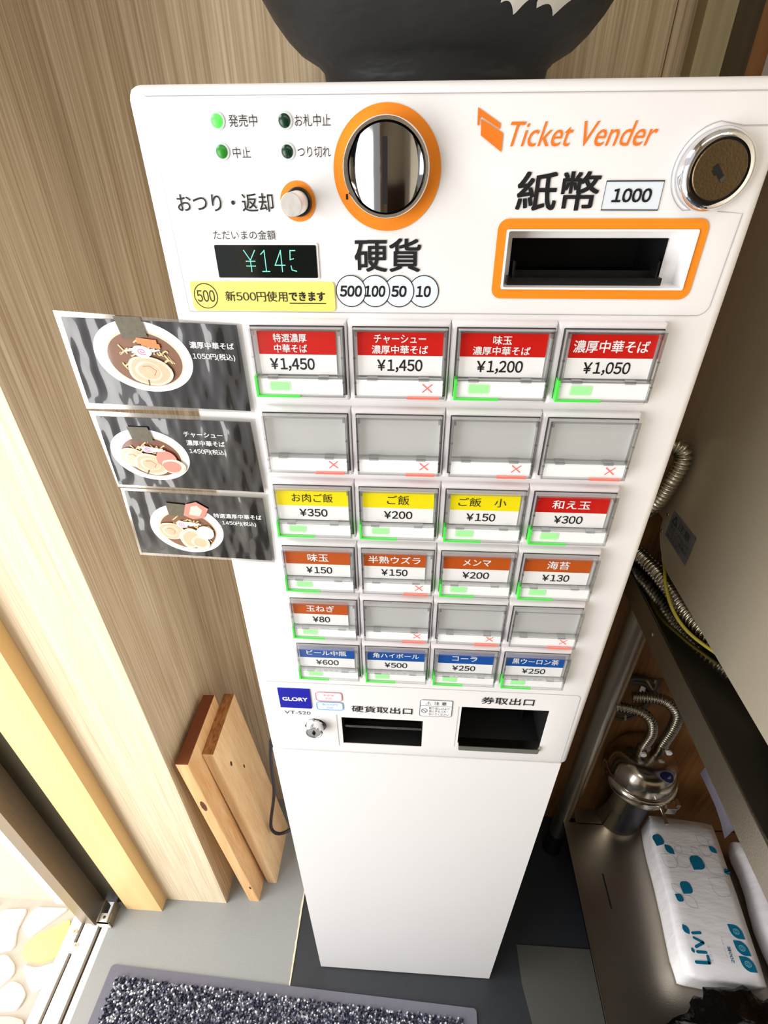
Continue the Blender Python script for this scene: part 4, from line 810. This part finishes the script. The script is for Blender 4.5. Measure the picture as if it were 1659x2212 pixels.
for k in range(24):
    a = 2 * PI * k / 24; V.append(bm.verts.new((JX + 0.026 + 0.013 * math.cos(a), JY - 0.040 + 0.008 * math.sin(a), 0.3705)))
V.append(bm.verts.new((JX + 0.026, JY - 0.040, 0.3705)))
for vv in V:
    r = math.hypot(vv.co.x - JX - 0.004, vv.co.y - JY); pr = [(0.004, .377), (0.029, .376), (0.048, .370), (0.058, .358), (.062, .340)]
    for (r0, h0), (r1, h1) in zip(pr, pr[1:]):
        if r0 <= r <= r1: vv.co.z = h0 + (h1 - h0) * (r - r0) / (r1 - r0) + 0.0012
for k in range(24): bm.faces.new([V[24], V[k], V[(k + 1) % 24]])
obj('oval_sticker', bm, M_BLUEOV, ld)
bm = B(); n = 20; rows = []
for k in range(n + 1):
    a = math.radians(-118 + 88 * k / n); rows.append([bm.verts.new((JX + 0.0469 * math.cos(a), JY + 0.0469 * math.sin(a), z)) for z in (0.166, 0.286)])
for A, C in zip(rows, rows[1:]): bm.faces.new([A[0], C[0], C[1], A[1]])
obj('printed_label', bm, M_DLAB, ft, smooth=True)
for dx, dy in ((-0.009, 0.002), (0.027, 0.008)):
    bm = B(); lathe(bm, [(0.0100, 0.370), (0.0100, 0.386), (0.0120, 0.387), (0.0120, 0.398), (0.009, 0.400)], (JX + dx, JY + dy, 0), 'z', 24); po = obj('port', bm, M_STEELB, ft, smooth=30)
    bm = B(); lathe(bm, [(0.0055, 0.0), (0.0055, 0.004), (0.004, 0.005)], (JX + dx - 0.004 + (0.013 if dx > 0 else 0.0), JY + dy - 0.0115, 0.392), 'y', 16); obj('white_cap', bm, M_LWHT, po, smooth=30)
bm = B(); tube(bm, [(JX - 0.009, JY + 0.002, 0.399), (JX - 0.006, JY + 0.002, 0.440), (JX - 0.018, JY + 0.004, 0.476), (JX - 0.040, JY + 0.013, 0.489), (JX - 0.075, JY + 0.030, 0.478)], 0.0080, n=12, rib=0.0016, pitch=0.0056)
tag(obj('corrugated_pipe', bm, M_HOSE, None, smooth=True, origin=(JX - 0.02, JY, 0.397)), 'left corrugated pipe rising from the water filter lid', 'pipe')
bm = B(); tube(bm, [(JX + 0.027, JY + 0.008, 0.399), (JX + 0.032, JY + 0.009, 0.450), (JX + 0.028, JY + 0.012, 0.488), (JX + 0.005, JY + 0.018, 0.512), (JX - 0.022, JY + 0.024, 0.514), (JX - 0.050, JY + 0.028, 0.508)], 0.0092, n=12, rib=0.0018, pitch=0.0056)
tag(obj('corrugated_pipe', bm, M_HOSE, None, smooth=True, origin=(JX + 0.02, JY, 0.397)), 'right corrugated pipe rising highest from the water filter lid', 'pipe')
# coiled cable on a wall bracket
bm = B()
for k in range(5):
    rx, rz = 0.036 + 0.004 * (k % 3), 0.046 + 0.005 * (k % 4); yy = 0.300 + 0.003 * (k % 3)
    pts = [(0.520 + rx * math.cos(2 * PI * q / 28), yy, 0.484 - 0.002 * k + rz * math.sin(2 * PI * q / 28)) for q in range(29)]; tube(bm, pts, 0.0033, n=8, raw=True)
cb = obj('coiled_cable', bm, mat('dark grey cable', srgb(84, 80, 70), 0.5), None, smooth=True, origin=(0.52, 0.30, 0.48)); tag(cb, 'coil of dark cable hung on the brown wall under the table', 'cable')
bm = B(); tube(bm, [(0.530, 0.292, 0.545), (0.548, 0.292, 0.520), (0.558, 0.305, 0.518)], 0.0018, n=6); tube(bm, [(0.520, 0.294, 0.440), (0.522, 0.292, 0.426)], 0.0022, n=6); obj('cable_tie', bm, mat('beige tie', srgb(170, 156, 120), 0.5), cb)
bm = B(); box(bm, 0.536, 0.571, 0.309, 0.314, 0.468, 0.526); bk = obj('wall_bracket', bm, M_STEELB, None, origin=(0.553, 0.314, 0.497), bevel=0.0008); tag(bk, 'small square steel plate on the brown wall behind the cable coil', 'bracket')
bm = B(); lathe(bm, [(0.0055, 0), (0.005, 0.0014), (0.002, 0.0016)], (0.556, 0.309, 0.510), 'y', 16); obj('plate_screw', bm, M_CHROMED, bk)
# ---- napkin packs
def softbox(bm, x0, x1, y0, y1, z0, z1, r, seed, amp=0.0015):
    box(bm, x0, x1, y0, y1, z0, z1); bmesh.ops.subdivide_edges(bm, edges=bm.edges[:], cuts=7, use_grid_fill=True)
    rr = random.Random(seed); c = Vector(((x0 + x1) / 2, (y0 + y1) / 2, (z0 + z1) / 2)); hx, hy, hz = (x1 - x0) / 2, (y1 - y0) / 2, (z1 - z0) / 2
    for v in bm.verts:
        d = v.co - c; core = Vector((max(-hx + r, min(hx - r, d.x)), max(-hy + r, min(hy - r, d.y)), max(-hz + r, min(hz - r, d.z)))); e = d - core
        if e.length > 1e-9: d = core + e.normalized() * r
        if d.z < hz - 0.004 and d.z > -hz + 0.004: d.x += amp * math.sin(40 * v.co.y + seed) ; d.y += amp * math.sin(50 * v.co.x + 60 * v.co.z)
        v.co = c + d
PKR = Matrix.Translation((0.6469, 0.0933, 0)) @ Matrix.Rotation(math.radians(-5.6), 4, 'Z')
bm = B(); softbox(bm, -0.0625, 0.0625, -0.127, 0.127, 0.150, 0.218, 0.008, 2); bmesh.ops.transform(bm, matrix=PKR, verts=bm.verts)
pk = obj('napkin_pack', bm, M_PACK, None, smooth=True, origin=(0.6435, 0.097, 0.15)); tag(pk, 'white plastic pack of paper towels with teal leaf print on the shelf', 'paper towels')
ZP = 0.2184
def leaf(u, v, s, rot_, pinch=1, n=8):
    """squircle with one (pinch=1) or two (2) pointed corners, centre u,v on the pack top"""
    base = []
    cr = {1: (0,), 2: (0, 2), 0: ()}[pinch]
    for ci, (sx, sy) in enumerate(((1, 1), (-1, 1), (-1, -1), (1, -1))):
        if ci in cr: base.append((sx, sy))
        else:
            r = 0.75 if pinch == 1 else 1.15; a0 = ci * 90
            for k in range(n + 1): t = math.radians(a0 + 90 * k / n); base.append((sx * (1 - r) + r * math.cos(t), sy * (1 - r) + r * math.sin(t)))
    c_, s_ = math.cos(math.radians(rot_)), math.sin(math.radians(rot_)); return [(u + s * (a * c_ - b * s_), v + s * (a * s_ + b * c_)) for a, b in base]
def on_pack(bm, pts, z): 
    f = bm.faces.new([bm.verts.new(PKR @ Vector((a, b, z))) for a, b in pts]); f.normal_update()
    if f.normal.z < 0: f.normal_flip()
def line_pack(bm, pts, w, z):
    t = B(); ribbon_y(t, pts, w, 0, True); vm = {v: bm.verts.new(PKR @ Vector((v.co.x, v.co.z, z))) for v in t.verts}
    for f in t.faces: bm.faces.new([vm[v] for v in f.verts])
    t.free()
for u, v, s, r, p in ((-0.0549, 0.0774, 0.0095, 200, 1), (-0.0385, 0.0627, 0.0075, 90, 2), (0.0062, 0.0467, 0.0118, 190, 1), (0.0434, 0.0748, 0.0058, 90, 2), (0.0560, 0.0393, 0.0052, 200, 0), (-0.0264, 0.0007, 0.0097, 190, 1), (-0.0430, -0.0179, 0.0060, 100, 1), (0.0372, -0.0556, 0.0102, 95, 2), (0.0380, -0.0784, 0.0102, 95, 2), (0.0395, -0.0995, 0.0102, 95, 2)):
    bm = B(); on_pack(bm, leaf(u, v, s, r, p), ZP + 0.0002); obj('leaf_print', bm, M_TEAL, pk)
for u, v, s, r, p in ((-0.0436, 0.0418, 0.0118, 100, 1), (-0.0178, 0.0458, 0.0118, 0, 2), (-0.0219, 0.0647, 0.0062, 10, 1), (0.0095, 0.0667, 0.0068, 90, 2), (0.0290, 0.0707, 0.0090, 100, 1), (0.0290, 0.0888, 0.0090, 95, 2), (0.0440, 0.0873, 0.0050, 0, 1), (0.0347, 0.0448, 0.0155, 90, 2), (0.0351, 0.0107, 0.0150, 100, 1), (-0.0437, -0.0041, 0.0075, 90, 2), (-0.0257, -0.0213, 0.0095, 95, 2)):
    bm = B(); line_pack(bm, leaf(u, v, s, r, p), 0.0006, ZP + 0.0002); obj('outline_print', bm, M_TEALO, pk)
bm = B()
def bar(u0, v0, u1, v1, w):
    d = Vector((u1 - u0, v1 - v0)).normalized(); n_ = Vector((-d.y, d.x)) * w / 2; out = []
    for (cx_, cy_, a0) in ((u1, v1, -90), (u0, v0, 90)):
        b0 = math.atan2(d.y, d.x)
        for k in range(7): t = b0 + math.radians(a0 + 180 * k / 6); out.append((cx_ + w / 2 * math.cos(t), cy_ + w / 2 * math.sin(t)))
    on_pack(bm, out, ZP + 0.0002)
# the word Livi, reading away from the viewer
bar(-0.0435, -0.1095, -0.0235, -0.1075, 0.0046); bar(-0.0225, -0.1072, -0.0222, -0.0985, 0.0046)
bar(-0.0372, -0.0948, -0.0232, -0.0935, 0.0042); on_pack(bm, leaf(-0.0438, -0.0936, 0.0028, 60, 2), ZP + 0.0002)
bar(-0.0372, -0.0880, -0.0236, -0.0806, 0.0042); bar(-0.0240, -0.0798, -0.0366, -0.0755, 0.0042)
bar(-0.0372, -0.0690, -0.0240, -0.0665, 0.0042); on_pack(bm, leaf(-0.0465, -0.0650, 0.0056, 75, 2), ZP + 0.0002)
obj('brand_print', bm, M_TEAL, pk)
bm = B(); text_bm(bm, '200枚', lambda u, v: PKR @ Vector((0.0190 - 0.0056 * v, -0.1015 + 0.0225 * u, ZP + 0.0002)), 0.02, lift=(0, 0, 0.00003)); obj('lettering', bm, M_TEAL, pk)
bm = B(); text_bm(bm, 'ペーパータオル', lambda u, v: PKR @ Vector((0.0105 - 0.0028 * v, -0.096 + 0.030 * u, ZP + 0.0002))); obj('small_print', bm, M_TEALO, pk)
bm = B(); text_bm(bm, 'エコノミー', lambda u, v: PKR @ Vector((-0.0155 - 0.0026 * v, -0.106 + 0.030 * u, ZP + 0.0002))); obj('small_print', bm, M_TEALO, pk)
for k, (u, v) in enumerate(((0.0372, -0.0556), (0.0380, -0.0784), (0.0395, -0.0995))):
    bm = B(); line_pack(bm, circ(u, v, 0.0046, 0.0038, 20), 0.0009, ZP + 0.0004); line_pack(bm, circ(u, v, 0.0018, 0.0022, 14), 0.0008, ZP + 0.0004); obj('icon_print', bm, M_TEALL, pk)
bm = B(); softbox(bm, -0.055, 0.055, -0.116, 0.116, 0.150, 0.215, 0.022, 6, 0.004); bmesh.ops.transform(bm, matrix=Matrix.Translation((0.797, 0.075, 0)) @ Matrix.Rotation(math.radians(-5), 4, 'Z'), verts=bm.verts)
tag(obj('plain_pack', bm, M_PACK, None, smooth=True, origin=(0.797, 0.075, 0.15)), 'plain white rounded pack right of the printed paper towel pack', 'pack')
# hanging plastic sheet under the tabletop
bm = B(); rows = []
for k in range(13):
    t = k / 12; zz = 0.345 + 0.4765 * t; xx = 0.657 + 0.10 * t ** 1.5
    rows.append([bm.verts.new((xx + 0.004 * math.sin(6 * t + q), 0.125 + 0.026 * q, zz + (0.02 * (q / 4) if k == 0 else 0))) for q in range(5)])
for A, C in zip(rows, rows[1:]):
    for q in range(4): bm.faces.new([A[q], A[q + 1], C[q + 1], C[q]])
ex = bmesh.ops.solidify(bm, geom=bm.faces[:], thickness=0.0008)
tag(obj('plastic_sheet', bm, M_LILAC, None, smooth=True, origin=(0.70, 0.18, 0.82)), 'pale lilac plastic sheet hanging below the table behind the towels', 'sheet')
# black bin bag
bm = B(); bmesh.ops.create_icosphere(bm, subdivisions=5, radius=1.0)
from mathutils import noise as mnoise
for v in bm.verts:
    p = v.co.copy(); n1 = mnoise.noise(p * 2.1 + Vector((3, 1, 5))); n2 = abs(mnoise.noise(p * 5.0)); n3 = abs(mnoise.noise(p * 11.0))
    v.co = Vector((0.648, -0.165, 0.203)) + Vector((p.x * 0.155, p.y * 0.098, p.z * 0.060)) * (1 + 0.30 * n1 + 0.22 * n2 + 0.10 * n3)
    v.co.z = max(v.co.z, 0.1508); v.co.x = max(v.co.x, 0.455)
tag(obj('bin_bag', bm, M_BAG, None, smooth=True, origin=(0.652, -0.15, 0.151)), 'crumpled shiny black plastic bag on the shelf in front of the towels', 'plastic bag')
